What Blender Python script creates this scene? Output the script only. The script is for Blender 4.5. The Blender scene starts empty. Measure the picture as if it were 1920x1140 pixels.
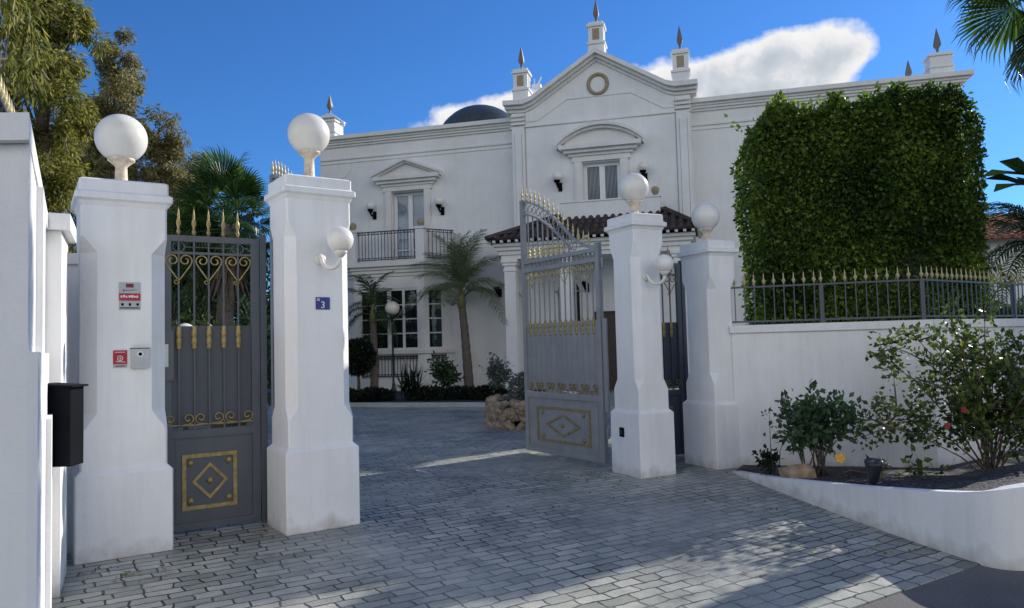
import bpy, bmesh, math, random
import numpy as np
from mathutils import Vector, Matrix, Quaternion

random.seed(7)
rng = np.random.default_rng(11)
sc = bpy.context.scene
COL = sc.collection
PI = math.pi
R = math.radians

# ------------------------------------------------------------------ render / colour
sc.render.engine = 'CYCLES'
sc.view_settings.view_transform = 'Standard'
sc.view_settings.look = 'None'
sc.view_settings.exposure = 0
sc.view_settings.gamma = 1
sc.cycles.use_denoising = True
sc.cycles.max_bounces = 8
sc.cycles.transparent_max_bounces = 8

# ------------------------------------------------------------------ node helpers
def new_mat(name):
    m = bpy.data.materials.new(name)
    m.use_nodes = True
    nt = m.node_tree
    b = nt.nodes['Principled BSDF']
    return m, nt, b

def N(nt, kind, **kw):
    n = nt.nodes.new(kind)
    for k, v in kw.items():
        if k in n.inputs.keys():
            n.inputs[k].default_value = v
        else:
            setattr(n, k, v)
    return n

def L(nt, a, ao, b, bi):
    nt.links.new(a.outputs[ao], b.inputs[bi])

def ramp(nt, stops):
    r = nt.nodes.new('ShaderNodeValToRGB')
    e = r.color_ramp.elements
    while len(e) < len(stops):
        e.new(0.5)
    for i, (p, c) in enumerate(stops):
        e[i].position = p
        e[i].color = (*c, 1) if len(c) == 3 else c
    return r

def mixc(nt, fac=0.5, mode='MIX'):
    n = nt.nodes.new('ShaderNodeMix')
    n.data_type = 'RGBA'
    n.blend_type = mode
    n.inputs[0].default_value = fac
    return n          # inputs 0 fac, 6 A, 7 B ; output 2

def simple(name, col, rough=0.5, metal=0.0, var=0.12, scale=6.0, bump=0.0, bscale=80.0, spec=0.5):
    m, nt, b = new_mat(name)
    tc = N(nt, 'ShaderNodeTexCoord')
    no = N(nt, 'ShaderNodeTexNoise', Scale=scale, Detail=5.0, Roughness=0.6)
    L(nt, tc, 'Object', no, 'Vector')
    lo = tuple(c * (1 - var) for c in col)
    hi = tuple(min(1, c * (1 + var)) for c in col)
    r = ramp(nt, [(0.3, lo), (0.7, hi)])
    L(nt, no, 'Fac', r, 'Fac')
    L(nt, r, 'Color', b, 'Base Color')
    b.inputs['Roughness'].default_value = rough
    b.inputs['Metallic'].default_value = metal
    b.inputs['Specular IOR Level'].default_value = spec
    if bump > 0:
        n2 = N(nt, 'ShaderNodeTexNoise', Scale=bscale, Detail=4.0)
        L(nt, tc, 'Object', n2, 'Vector')
        bp = N(nt, 'ShaderNodeBump', Strength=bump, Distance=0.01)
        L(nt, n2, 'Fac', bp, 'Height')
        L(nt, bp, 'Normal', b, 'Normal')
    return m

def plaster(name, col=(0.80, 0.79, 0.77), dirt=0.25, bump=0.35, base_dirt=True):
    """painted render: trowel unevenness, faint rain streaks, grubby foot"""
    m, nt, b = new_mat(name)
    geo = N(nt, 'ShaderNodeNewGeometry')
    n1 = N(nt, 'ShaderNodeTexNoise', Scale=1.3, Detail=6.0, Roughness=0.6)
    L(nt, geo, 'Position', n1, 'Vector')
    mp = N(nt, 'ShaderNodeMapping')
    mp.inputs['Scale'].default_value = (9, 9, 0.7)
    L(nt, geo, 'Position', mp, 'Vector')
    n2 = N(nt, 'ShaderNodeTexNoise', Scale=1.0, Detail=5.0, Roughness=0.65)
    L(nt, mp, 'Vector', n2, 'Vector')
    r1 = ramp(nt, [(0.30, tuple(c * 0.90 for c in col)), (0.62, col)])
    L(nt, n1, 'Fac', r1, 'Fac')
    r2 = ramp(nt, [(0.32, (0.70, 0.67, 0.60)), (0.56, (1, 1, 1))])
    L(nt, n2, 'Fac', r2, 'Fac')
    mx = mixc(nt, dirt, 'MULTIPLY')
    L(nt, r1, 'Color', mx, 6)
    L(nt, r2, 'Color', mx, 7)
    last = mx
    if base_dirt:
        sx = N(nt, 'ShaderNodeSeparateXYZ')
        L(nt, geo, 'Position', sx, 'Vector')
        n4 = N(nt, 'ShaderNodeTexNoise', Scale=7.0, Detail=5.0)
        L(nt, geo, 'Position', n4, 'Vector')
        ad = N(nt, 'ShaderNodeMath', operation='MULTIPLY_ADD')
        ad.inputs[1].default_value = 0.35
        L(nt, n4, 'Fac', ad, 0)
        L(nt, sx, 'Z', ad, 2)
        r3 = ramp(nt, [(0.12, (0.55, 0.50, 0.43)), (0.30, (1, 1, 1))])
        L(nt, ad, 'Value', r3, 'Fac')
        mx2 = mixc(nt, 0.75, 'MULTIPLY')
        L(nt, mx, 2, mx2, 6)
        L(nt, r3, 'Color', mx2, 7)
        last = mx2
    L(nt, last, 2, b, 'Base Color')
    b.inputs['Roughness'].default_value = 0.75
    b.inputs['Specular IOR Level'].default_value = 0.25
    n3 = N(nt, 'ShaderNodeTexNoise', Scale=28.0, Detail=6.0, Roughness=0.65)
    L(nt, geo, 'Position', n3, 'Vector')
    bp = N(nt, 'ShaderNodeBump', Strength=bump, Distance=0.012)
    L(nt, n3, 'Fac', bp, 'Height')
    L(nt, bp, 'Normal', b, 'Normal')
    return m

def leafmat(name, dark, mid, light, transl=0.35, rough=0.45, nscale=1.2, spread=1.5):
    m, nt, b = new_mat(name)
    geo = N(nt, 'ShaderNodeNewGeometry')
    no = N(nt, 'ShaderNodeTexNoise', Scale=nscale, Detail=3.0)
    L(nt, geo, 'Position', no, 'Vector')
    ad = N(nt, 'ShaderNodeMath', operation='ADD')
    mu = N(nt, 'ShaderNodeMath', operation='MULTIPLY')
    mu.inputs[1].default_value = 0.5
    L(nt, geo, 'Random Per Island', mu, 0)
    mu2 = N(nt, 'ShaderNodeMath', operation='MULTIPLY')
    mu2.operation = 'MULTIPLY_ADD'
    mu2.inputs[1].default_value = 0.5 * spread
    mu2.inputs[2].default_value = -0.25 * (spread - 1)
    L(nt, no, 'Fac', mu2, 0)
    L(nt, mu, 'Value', ad, 0)
    L(nt, mu2, 'Value', ad, 1)
    r = ramp(nt, [(0.15, dark), (0.5, mid), (0.85, light)])
    L(nt, ad, 'Value', r, 'Fac')
    L(nt, r, 'Color', b, 'Base Color')
    b.inputs['Roughness'].default_value = rough
    b.inputs['Specular IOR Level'].default_value = 0.35
    tr = N(nt, 'ShaderNodeBsdfTranslucent')
    gm = N(nt, 'ShaderNodeHueSaturation', Saturation=1.1, Value=1.5)
    L(nt, r, 'Color', gm, 'Color')
    L(nt, gm, 'Color', tr, 'Color')
    ms = N(nt, 'ShaderNodeMixShader')
    ms.inputs[0].default_value = transl
    out = nt.nodes['Material Output']
    L(nt, b, 'BSDF', ms, 1)
    L(nt, tr, 'BSDF', ms, 2)
    L(nt, ms, 'Shader', out, 'Surface')
    return m

# ------------------------------------------------------------------ materials
M = {}
M['plaster'] = plaster('white_plaster', (0.86, 0.85, 0.835), 0.25, 0.4)
M['pillar'] = plaster('white_pillar_paint', (0.88, 0.87, 0.855), 0.20, 0.35)
M['house'] = plaster('house_render', (0.81, 0.805, 0.79), 0.14, 0.2)
M['trim'] = plaster('house_trim', (0.79, 0.775, 0.745), 0.20, 0.2, False)
M['groove'] = simple('dust_and_shade_line', (0.42, 0.40, 0.37), 0.8)  # dust tone plus the relief shade of the grooves, both in the colour
M['white_frame'] = simple('white_frame_paint', (0.78, 0.78, 0.77), 0.4, 0, 0.04)
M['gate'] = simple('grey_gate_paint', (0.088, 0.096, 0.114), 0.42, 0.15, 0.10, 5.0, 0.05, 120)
M['leafpaint'] = simple('bounce_lit_grey_gate_paint', (0.30, 0.297, 0.29), 0.45, 0.1, 0.14, 4.0, 0.06, 90)  # gate grey made lighter: bounce light from the house put into the colour
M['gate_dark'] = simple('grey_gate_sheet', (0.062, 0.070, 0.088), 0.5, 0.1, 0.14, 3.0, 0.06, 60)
M['iron'] = simple('dark_iron', (0.03, 0.035, 0.05), 0.45, 0.3)
M['gold'] = simple('gold_paint', (0.32, 0.245, 0.10), 0.42, 0.35, 0.35, 25.0)
M['gold_pale'] = simple('pale_gold_paint', (0.46, 0.39, 0.20), 0.45, 0.25, 0.25, 25.0)
M['black'] = simple('black_metal', (0.003, 0.004, 0.007), 0.8, 0.0, 0.2, spec=0.12)
M['stem'] = simple('weathered_lamp_base', (0.66, 0.55, 0.42), 0.6, 0, 0.35, 18.0, 0.1)
M['stem_white'] = simple('white_lamp_bracket', (0.75, 0.72, 0.66), 0.45, 0, 0.10, 14.0)
M['steel'] = simple('brushed_steel', (0.48, 0.49, 0.50), 0.32, 0.8, 0.1, 30)
M['blue'] = simple('blue_enamel', (0.015, 0.03, 0.22), 0.3, 0, 0.05)
M['signgrey'] = simple('sign_grey', (0.42, 0.45, 0.46), 0.4, 0, 0.05)
M['red'] = simple('sign_red', (0.42, 0.012, 0.035), 0.4, 0, 0.08)
M['dkred'] = simple('sign_dark_red', (0.16, 0.01, 0.02), 0.4, 0, 0.08)
M['white'] = simple('sign_white', (0.75, 0.75, 0.75), 0.4, 0, 0.03)
M['spike'] = simple('bronze_spike', (0.16, 0.14, 0.12), 0.6, 0.2, 0.25, 12)
M['dome'] = simple('dome_tiles', (0.05, 0.058, 0.056), 0.35, 0, 0.5, 9.0, 0.4, 18)
M['tile'] = simple('old_roof_tiles', (0.055, 0.04, 0.033), 0.8, 0, 0.6, 7.0, 0.3, 40)
M['redtile'] = simple('terracotta_tiles', (0.32, 0.13, 0.075), 0.8, 0, 0.35, 9.0, 0.3, 40)
M['mortar'] = simple('tile_mortar', (0.62, 0.60, 0.56), 0.9)
M['wood'] = simple('dark_door_wood', (0.05, 0.03, 0.02), 0.45, 0, 0.3, 8)
M['ochre'] = simple('ochre_surround', (0.32, 0.27, 0.17), 0.7)
M['curtain'] = simple('sheer_curtain', (0.42, 0.42, 0.40), 0.9, 0, 0.12, 12)
M['bark'] = simple('tree_bark', (0.11, 0.085, 0.065), 0.9, 0, 0.4, 9, 0.5, 30)
M['palmbark'] = simple('palm_bark', (0.15, 0.125, 0.10), 0.9, 0, 0.35, 14, 0.6, 45)
M['twig'] = simple('twig_bark', (0.11, 0.085, 0.06), 0.8, 0, 0.3, 20)
M['skirt'] = simple('dead_palm_skirt', (0.10, 0.075, 0.05), 0.9, 0, 0.4, 20)
M['rock'] = simple('limestone', (0.42, 0.35, 0.27), 0.9, 0, 0.35, 7.0, 0.8, 14)
M['kerb'] = simple('kerb_stone', (0.42, 0.42, 0.40), 0.8, 0, 0.15, 6, 0.3, 50)
M['hose'] = simple('brown_hose', (0.10, 0.06, 0.035), 0.5)
M['yellow'] = simple('yellow_petals', (0.75, 0.38, 0.04), 0.6)
M['redpetal'] = simple('red_petals', (0.30, 0.008, 0.016), 0.6)
M['spot'] = simple('black_spotlight', (0.02, 0.022, 0.024), 0.45)

M['leaf_ivy'] = leafmat('ivy_leaves', (0.014, 0.036, 0.009), (0.080, 0.142, 0.026), (0.27, 0.34, 0.055), 0.40, 0.5, 0.75, 2.2)
M['leaf_euc'] = leafmat('gum_leaves', (0.05, 0.066, 0.018), (0.185, 0.19, 0.045), (0.40, 0.36, 0.10), 0.45, 0.5, 0.7)
M['leaf_euc2'] = leafmat('grey_gum_leaves', (0.085, 0.088, 0.038), (0.225, 0.205, 0.09), (0.42, 0.365, 0.17), 0.42, 0.5, 0.7)
M['leaf_fan'] = leafmat('fan_palm_leaves', (0.016, 0.040, 0.013), (0.05, 0.10, 0.026), (0.13, 0.20, 0.055), 0.36, 0.35)
M['leaf_palm'] = leafmat('feather_palm_leaves', (0.08, 0.11, 0.06), (0.16, 0.205, 0.105), (0.28, 0.31, 0.17), 0.35, 0.5)
M['leaf_dkpalm'] = leafmat('dark_palm_leaves', (0.016, 0.038, 0.016), (0.040, 0.078, 0.032), (0.085, 0.13, 0.05), 0.3, 0.45)
M['leaf_dark'] = leafmat('dark_shrub_leaves', (0.006, 0.011, 0.006), (0.014, 0.025, 0.012), (0.032, 0.05, 0.022), 0.2, 0.5)
M['leaf_mid'] = leafmat('garden_leaves', (0.012, 0.026, 0.009), (0.04, 0.072, 0.02), (0.11, 0.14, 0.04), 0.32, 0.45)
M['leaf_rose'] = leafmat('rose_leaves', (0.016, 0.040, 0.020), (0.045, 0.092, 0.042), (0.10, 0.155, 0.06), 0.28, 0.4)
M['leaf_hib'] = leafmat('hibiscus_leaves', (0.014, 0.030, 0.010), (0.055, 0.092, 0.025), (0.20, 0.24, 0.045), 0.36, 0.4)
M['leaf_grey'] = leafmat('grey_shrub_leaves', (0.07, 0.085, 0.07), (0.13, 0.15, 0.12), (0.20, 0.21, 0.17), 0.2, 0.6)
M['petiole'] = simple('palm_petiole', (0.17, 0.19, 0.07), 0.6)

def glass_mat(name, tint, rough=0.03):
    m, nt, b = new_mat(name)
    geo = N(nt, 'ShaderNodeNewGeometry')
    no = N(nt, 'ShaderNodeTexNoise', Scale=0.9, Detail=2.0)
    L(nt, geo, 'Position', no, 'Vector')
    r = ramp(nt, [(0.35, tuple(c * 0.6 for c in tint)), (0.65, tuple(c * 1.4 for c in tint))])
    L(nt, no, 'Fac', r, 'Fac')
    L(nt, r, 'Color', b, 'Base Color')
    b.inputs['Roughness'].default_value = rough
    b.inputs['Specular IOR Level'].default_value = 0.8
    n2 = N(nt, 'ShaderNodeTexNoise', Scale=2.0)
    L(nt, geo, 'Position', n2, 'Vector')
    bp = N(nt, 'ShaderNodeBump', Strength=0.08, Distance=0.05)
    L(nt, n2, 'Fac', bp, 'Height')
    L(nt, bp, 'Normal', b, 'Normal')
    return m
M['glass_dark'] = glass_mat('dark_window_glass', (0.010, 0.012, 0.016))
M['glass_blue'] = glass_mat('painted_sky_glass', (0.17, 0.23, 0.32))  # blue sky reflection painted into the base colour of the panes

def globe_mat():
    m, nt, b = new_mat('opal_globe')
    geo = N(nt, 'ShaderNodeNewGeometry')
    no = N(nt, 'ShaderNodeTexNoise', Scale=4.0, Detail=4.0)
    L(nt, geo, 'Position', no, 'Vector')
    r = ramp(nt, [(0.3, (0.74, 0.70, 0.62)), (0.65, (0.82, 0.80, 0.75))])
    L(nt, no, 'Fac', r, 'Fac')
    L(nt, r, 'Color', b, 'Base Color')
    b.inputs['Roughness'].default_value = 0.28
    b.inputs['Subsurface Weight'].default_value = 0.6
    b.inputs['Subsurface Radius'].default_value = (0.2, 0.18, 0.14)
    b.inputs['Subsurface Scale'].default_value = 0.6
    return m
M['globe'] = globe_mat()

def paving_mat():
    """stamped concrete: running-bond stones, dark worn joints, smooth worn patches"""
    m, nt, b = new_mat('stamped_concrete')
    geo = N(nt, 'ShaderNodeNewGeometry')
    mp = N(nt, 'ShaderNodeMapping')
    mp.inputs['Rotation'].default_value = (0, 0, R(-31))
    L(nt, geo, 'Position', mp, 'Vector')
    nd = N(nt, 'ShaderNodeTexNoise', Scale=7.0, Detail=3.0)
    L(nt, mp, 'Vector', nd, 'Vector')
    sb = N(nt, 'ShaderNodeVectorMath', operation='SUBTRACT')
    sb.inputs[1].default_value = (0.5, 0.5, 0.5)
    L(nt, nd, 'Color', sb, 0)
    scl = N(nt, 'ShaderNodeVectorMath', operation='SCALE')
    scl.inputs['Scale'].default_value = 0.065
    L(nt, sb, 'Vector', scl, 0)
    ad = N(nt, 'ShaderNodeVectorMath', operation='ADD')
    L(nt, mp, 'Vector', ad, 0)
    L(nt, scl, 'Vector', ad, 1)
    br = N(nt, 'ShaderNodeTexBrick')
    br.offset = 0.43; br.offset_frequency = 2; br.squash = 0.78; br.squash_frequency = 3
    br.inputs['Color1'].default_value = (0.33, 0.345, 0.300, 1)
    br.inputs['Color2'].default_value = (0.64, 0.62, 0.545, 1)
    br.inputs['Mortar'].default_value = (0.03, 0.031, 0.032, 1)
    br.inputs['Scale'].default_value = 1.0
    br.inputs['Mortar Size'].default_value = 0.0085
    br.inputs['Mortar Smooth'].default_value = 0.35
    br.inputs['Brick Width'].default_value = 0.235
    br.inputs['Row Height'].default_value = 0.118
    L(nt, ad, 'Vector', br, 'Vector')
    # worn patches hide the joints
    nw = N(nt, 'ShaderNodeTexNoise', Scale=0.55, Detail=5.0, Roughness=0.62)
    L(nt, geo, 'Position', nw, 'Vector')
    rw = ramp(nt, [(0.40, (0.30, 0.30, 0.30)), (0.56, (1, 1, 1))])
    L(nt, nw, 'Fac', rw, 'Fac')
    n5 = N(nt, 'ShaderNodeTexNoise', Scale=3.2, Detail=6.0, Roughness=0.7)
    L(nt, geo, 'Position', n5, 'Vector')
    base = ramp(nt, [(0.3, (0.32, 0.335, 0.30)), (0.7, (0.60, 0.585, 0.52))])
    L(nt, n5, 'Fac', base, 'Fac')
    m1 = mixc(nt)
    L(nt, rw, 'Color', m1, 0)
    L(nt, base, 'Color', m1, 6)
    L(nt, br, 'Color', m1, 7)
    # grime
    n6 = N(nt, 'ShaderNodeTexNoise', Scale=1.4, Detail=8.0, Roughness=0.75)
    L(nt, geo, 'Position', n6, 'Vector')
    rg = ramp(nt, [(0.30, (0.42, 0.42, 0.43)), (0.44, (0.80, 0.82, 0.82)), (0.56, (1.0, 1.0, 0.98)), (0.72, (1.22, 1.19, 1.12))])
    L(nt, n6, 'Fac', rg, 'Fac')
    m2 = mixc(nt, 1.0, 'MULTIPLY')
    L(nt, m1, 2, m2, 6)
    L(nt, rg, 'Color', m2, 7)
    n7 = N(nt, 'ShaderNodeTexNoise', Scale=60.0, Detail=5.0, Roughness=0.7)
    L(nt, geo, 'Position', n7, 'Vector')
    r7 = ramp(nt, [(0.3, (0.68, 0.69, 0.70)), (0.7, (1.15, 1.14, 1.12))])
    L(nt, n7, 'Fac', r7, 'Fac')
    st_ = N(nt, 'ShaderNodeTexNoise', Scale=0.32, Detail=6.0, Roughness=0.7)
    L(nt, geo, 'Position', st_, 'Vector')
    rs_ = ramp(nt, [(0.36, (0.58, 0.60, 0.64)), (0.50, (0.95, 0.95, 0.95)), (0.64, (1.18, 1.14, 1.05))])
    L(nt, st_, 'Fac', rs_, 'Fac')
    m2b = mixc(nt, 1.0, 'MULTIPLY'); L(nt, m2, 2, m2b, 6); L(nt, rs_, 'Color', m2b, 7)
    m2 = m2b
    m3 = mixc(nt, 0.8, 'MULTIPLY')
    L(nt, m2, 2, m3, 6)
    L(nt, r7, 'Color', m3, 7)
    L(nt, m3, 2, b, 'Base Color')
    b.inputs['Roughness'].default_value = 0.5
    b.inputs['Specular IOR Level'].default_value = 0.55
    inv = N(nt, 'ShaderNodeMath', operation='MULTIPLY')
    L(nt, br, 'Fac', inv, 0)
    L(nt, rw, 'Color', inv, 1)
    sm = N(nt, 'ShaderNodeMath', operation='MULTIPLY_ADD')
    sm.inputs[1].default_value = -1.0
    L(nt, inv, 'Value', sm, 0)
    mm = N(nt, 'ShaderNodeMath', operation='MULTIPLY')
    mm.inputs[1].default_value = 0.5
    L(nt, n5, 'Fac', mm, 0)
    L(nt, mm, 'Value', sm, 2)
    bp = N(nt, 'ShaderNodeBump', Strength=0.85, Distance=0.014)
    L(nt, sm, 'Value', bp, 'Height')
    L(nt, bp, 'Normal', b, 'Normal')
    return m
M['paving'] = paving_mat()

def ground_mat(name, c1, c2, c3, s1=30.0, s2=2.0, bump=0.6, dist=0.01, rough=0.9):
    m, nt, b = new_mat(name)
    geo = N(nt, 'ShaderNodeNewGeometry')
    n1 = N(nt, 'ShaderNodeTexNoise', Scale=s1, Detail=8.0, Roughness=0.75)
    L(nt, geo, 'Position', n1, 'Vector')
    n2 = N(nt, 'ShaderNodeTexNoise', Scale=s2, Detail=5.0)
    L(nt, geo, 'Position', n2, 'Vector')
    r = ramp(nt, [(0.3, c1), (0.5, c2), (0.72, c3)])
    L(nt, n1, 'Fac', r, 'Fac')
    r2 = ramp(nt, [(0.3, (0.7, 0.7, 0.7)), (0.7, (1.1, 1.1, 1.1))])
    L(nt, n2, 'Fac', r2, 'Fac')
    mx = mixc(nt, 1.0, 'MULTIPLY')
    L(nt, r, 'Color', mx, 6)
    L(nt, r2, 'Color', mx, 7)
    L(nt, mx, 2, b, 'Base Color')
    b.inputs['Roughness'].default_value = rough
    bp = N(nt, 'ShaderNodeBump', Strength=bump, Distance=dist)
    L(nt, n1, 'Fac', bp, 'Height')
    L(nt, bp, 'Normal', b, 'Normal')
    return m
M['asphalt'] = ground_mat('asphalt', (0.085, 0.08, 0.078), (0.155, 0.147, 0.142), (0.27, 0.255, 0.245), 90.0, 1.5)
M['earth'] = ground_mat('garden_earth', (0.05, 0.045, 0.03), (0.08, 0.085, 0.045), (0.12, 0.12, 0.07), 8.0, 0.5)
def gravel_mat():
    m, nt, b = new_mat('planter_gravel')
    geo = N(nt, 'ShaderNodeNewGeometry')
    v = N(nt, 'ShaderNodeTexVoronoi', Scale=42.0)
    L(nt, geo, 'Position', v, 'Vector')
    r = ramp(nt, [(0.1, (0.018, 0.02, 0.025)), (0.5, (0.055, 0.058, 0.066)), (0.9, (0.17, 0.17, 0.175))])
    L(nt, v, 'Color', r, 'Fac')
    n2 = N(nt, 'ShaderNodeTexNoise', Scale=3.0, Detail=5.0)
    L(nt, geo, 'Position', n2, 'Vector')
    r2 = ramp(nt, [(0.35, (0.45, 0.42, 0.4)), (0.65, (1.1, 1.1, 1.1))])
    L(nt, n2, 'Fac', r2, 'Fac')
    mx = mixc(nt, 1.0, 'MULTIPLY'); L(nt, r, 'Color', mx, 6); L(nt, r2, 'Color', mx, 7); L(nt, mx, 2, b, 'Base Color')
    b.inputs['Roughness'].default_value = 0.85
    iv = N(nt, 'ShaderNodeMath', operation='MULTIPLY'); iv.inputs[1].default_value = -1.0; L(nt, v, 'Distance', iv, 0)
    bp = N(nt, 'ShaderNodeBump', Strength=1.0, Distance=0.05); L(nt, iv, 'Value', bp, 'Height'); L(nt, bp, 'Normal', b, 'Normal')
    return m
M['soil'] = gravel_mat()

# ------------------------------------------------------------------ mesh builder
class MB:
    def __init__(self):
        self.v = []; self.f = []
    def add(self, vs, fs):
        o = len(self.v)
        self.v += [tuple(p) for p in vs]
        self.f += [tuple(i + o for i in f) for f in fs]
    def box(self, x0, x1, y0, y1, z0, z1):
        if x0 > x1: x0, x1 = x1, x0
        if y0 > y1: y0, y1 = y1, y0
        self.add([(x0, y0, z0), (x1, y0, z0), (x1, y1, z0), (x0, y1, z0), (x0, y0, z1), (x1, y0, z1), (x1, y1, z1), (x0, y1, z1)],
                 [(0, 3, 2, 1), (4, 5, 6, 7), (0, 1, 5, 4), (1, 2, 6, 5), (2, 3, 7, 6), (3, 0, 4, 7)])
        return self
    def obox(self, p0, p1, z0, z1, out, inn):
        """box along p0->p1 in plan; 'out' metres to the right-hand side of travel, 'inn' to the left"""
        dx, dy = p1[0] - p0[0], p1[1] - p0[1]
        l = math.hypot(dx, dy); dx /= l; dy /= l
        nx, ny = dy, -dx
        a = (p0[0] + nx * out, p0[1] + ny * out); b = (p1[0] + nx * out, p1[1] + ny * out)
        c = (p1[0] - nx * inn, p1[1] - ny * inn); d = (p0[0] - nx * inn, p0[1] - ny * inn)
        self.add([(*q, z) for z in (z0, z1) for q in (a, b, c, d)],
                 [(0, 3, 2, 1), (4, 5, 6, 7), (0, 1, 5, 4), (1, 2, 6, 5), (2, 3, 7, 6), (3, 0, 4, 7)])
        return self
    def lathe(self, prof, c=(0, 0, 0), n=16):
        vs = []; fs = []
        for r, z in prof:
            for i in range(n):
                a = 2 * PI * i / n
                vs.append((c[0] + r * math.cos(a), c[1] + r * math.sin(a), c[2] + z))
        k = len(prof)
        for j in range(k - 1):
            for i in range(n):
                i2 = (i + 1) % n
                fs.append((j * n + i, j * n + i2, (j + 1) * n + i2, (j + 1) * n + i))
        fs.append(tuple(range(n - 1, -1, -1)))
        fs.append(tuple((k - 1) * n + i for i in range(n)))
        self.add(vs, fs)
        return self
    def tube(self, pts, r, n=6, cap=True):
        pts = [Vector(p) for p in pts]
        m = len(pts)
        rs = r if hasattr(r, '__len__') else [r] * m
        t0 = (pts[1] - pts[0]).normalized()
        up = Vector((0, 0, 1)) if abs(t0.z) < 0.9 else Vector((1, 0, 0))
        nrm = (up - t0 * up.dot(t0)).normalized()
        vs = []; fs = []
        for i, p in enumerate(pts):
            t = (pts[min(i + 1, m - 1)] - pts[max(i - 1, 0)])
            if t.length < 1e-9: t = t0
            t = t.normalized()
            nrm = (nrm - t * nrm.dot(t))
            if nrm.length < 1e-6: nrm = t.orthogonal()
            nrm = nrm.normalized()
            bn = t.cross(nrm)
            for k in range(n):
                a = 2 * PI * k / n
                vs.append(p + (nrm * math.cos(a) + bn * math.sin(a)) * rs[i])
        for i in range(m - 1):
            for k in range(n):
                k2 = (k + 1) % n
                fs.append((i * n + k, i * n + k2, (i + 1) * n + k2, (i + 1) * n + k))
        if cap:
            fs.append(tuple(range(n - 1, -1, -1)))
            fs.append(tuple((m - 1) * n + k for k in range(n)))
        self.add(vs, fs)
        return self
    def prism(self, poly, y0, y1):
        """poly in (x,z), counter-clockwise seen from -y"""
        n = len(poly)
        self.add([(x, y0, z) for x, z in poly] + [(x, y1, z) for x, z in poly],
                 [tuple(range(n)), tuple(range(2 * n - 1, n - 1, -1))] +
                 [((i + 1) % n, i, n + i, n + (i + 1) % n) for i in range(n)])
        return self
    def band(self, poly, d0, d1, y0, y1):
        """moulding following polyline (x,z), between z offsets d0,d1, from y0 (front) to y1"""
        n = len(poly)
        vs = []
        for x, z in poly:
            vs += [(x, y0, z + d0), (x, y0, z + d1), (x, y1, z + d1), (x, y1, z + d0)]
        fs = [(0, 1, 2, 3), tuple(4 * (n - 1) + k for k in (3, 2, 1, 0))]
        for i in range(n - 1):
            a, b = 4 * i, 4 * i + 4
            for k in range(4):
                k2 = (k + 1) % 4
                fs.append((a + k, b + k, b + k2, a + k2))
        self.add(vs, fs)
        return self
    def wallholes(self, x0, x1, z0, z1, holes, y0, y1):
        """wall slab front y0, back y1 with rectangular holes (hx0,hx1,hz0,hz1) and their reveals"""
        xs = sorted({x0, x1, *[h[0] for h in holes], *[h[1] for h in holes]})
        zs = sorted({z0, z1, *[h[2] for h in holes], *[h[3] for h in holes]})
        for i in range(len(xs) - 1):
            for j in range(len(zs) - 1):
                cx = (xs[i] + xs[i + 1]) / 2; cz = (zs[j] + zs[j + 1]) / 2
                if any(h[0] < cx < h[1] and h[2] < cz < h[3] for h in holes): continue
                self.add([(xs[i], y0, zs[j]), (xs[i + 1], y0, zs[j]), (xs[i + 1], y0, zs[j + 1]), (xs[i], y0, zs[j + 1])], [(0, 1, 2, 3)])
        def ring(a, b, c, d, inward):
            q = [(a, c), (b, c), (b, d), (a, d)]
            for k in range(4):
                p, r_ = q[k], q[(k + 1) % 4]
                f = [(p[0], y0, p[1]), (p[0], y1, p[1]), (r_[0], y1, r_[1]), (r_[0], y0, r_[1])]
                if inward: f = f[::-1]
                self.add(f, [(0, 1, 2, 3)])
        ring(x0, x1, z0, z1, False)
        for h in holes: ring(*h, True)
        return self
    def loft(self, secs, ch=0.012):
        """square column: (half x, half y, z) sections with slightly eased corners"""
        vs = []; fs = []
        for sec in secs:
            hx, hy, z = sec[:3]
            c = sec[3] if len(sec) > 3 else ch
            vs += [(hx - c, -hy, z), (hx, -hy + c, z), (hx, hy - c, z), (hx - c, hy, z), (-hx + c, hy, z), (-hx, hy - c, z), (-hx, -hy + c, z), (-hx + c, -hy, z)]
        for j in range(len(secs) - 1):
            for i in range(8):
                i2 = (i + 1) % 8
                fs.append((j * 8 + i, j * 8 + i2, (j + 1) * 8 + i2, (j + 1) * 8 + i))
        fs.append(tuple(range(7, -1, -1)))
        fs.append(tuple((len(secs) - 1) * 8 + i for i in range(8)))
        self.add(vs, fs)
        return self
    def mesh(self, name, mat, smooth=False):
        me = bpy.data.meshes.new(name)
        me.from_pydata(self.v, [], self.f)
        me.update()
        if mat is not None: me.materials.append(M[mat] if isinstance(mat, str) else mat)
        if smooth: me.polygons.foreach_set('use_smooth', [True] * len(me.polygons))
        return me
    def build(self, name, mat, parent=None, smooth=False, loc=None, rotz=None):
        o = bpy.data.objects.new(name, self.mesh(name, mat, smooth))
        COL.objects.link(o)
        if parent is not None: o.parent = parent
        if loc is not None: o.location = loc
        if rotz is not None: o.rotation_euler = (0, 0, rotz)
        return o

def add_mesh(name, me, parent=None, loc=(0, 0, 0), rot=(0, 0, 0), scale=(1, 1, 1)):
    o = bpy.data.objects.new(name, me)
    COL.objects.link(o)
    o.location = loc; o.rotation_euler = rot; o.scale = scale
    if parent is not None: o.parent = parent
    return o

def thing(name, label, cat, loc=(0, 0, 0), rotz=0.0, group=None):
    o = bpy.data.objects.new(name, None)
    COL.objects.link(o)
    o.location = loc; o.rotation_euler = (0, 0, rotz)
    o.empty_display_size = 0.3
    o['label'] = label; o['category'] = cat
    if group: o['group'] = group
    return o

def tag(o, label, cat, group=None):
    o['label'] = label; o['category'] = cat
    if group: o['group'] = group
    return o

def struct(o):
    o['kind'] = 'structure'
    return o

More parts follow.
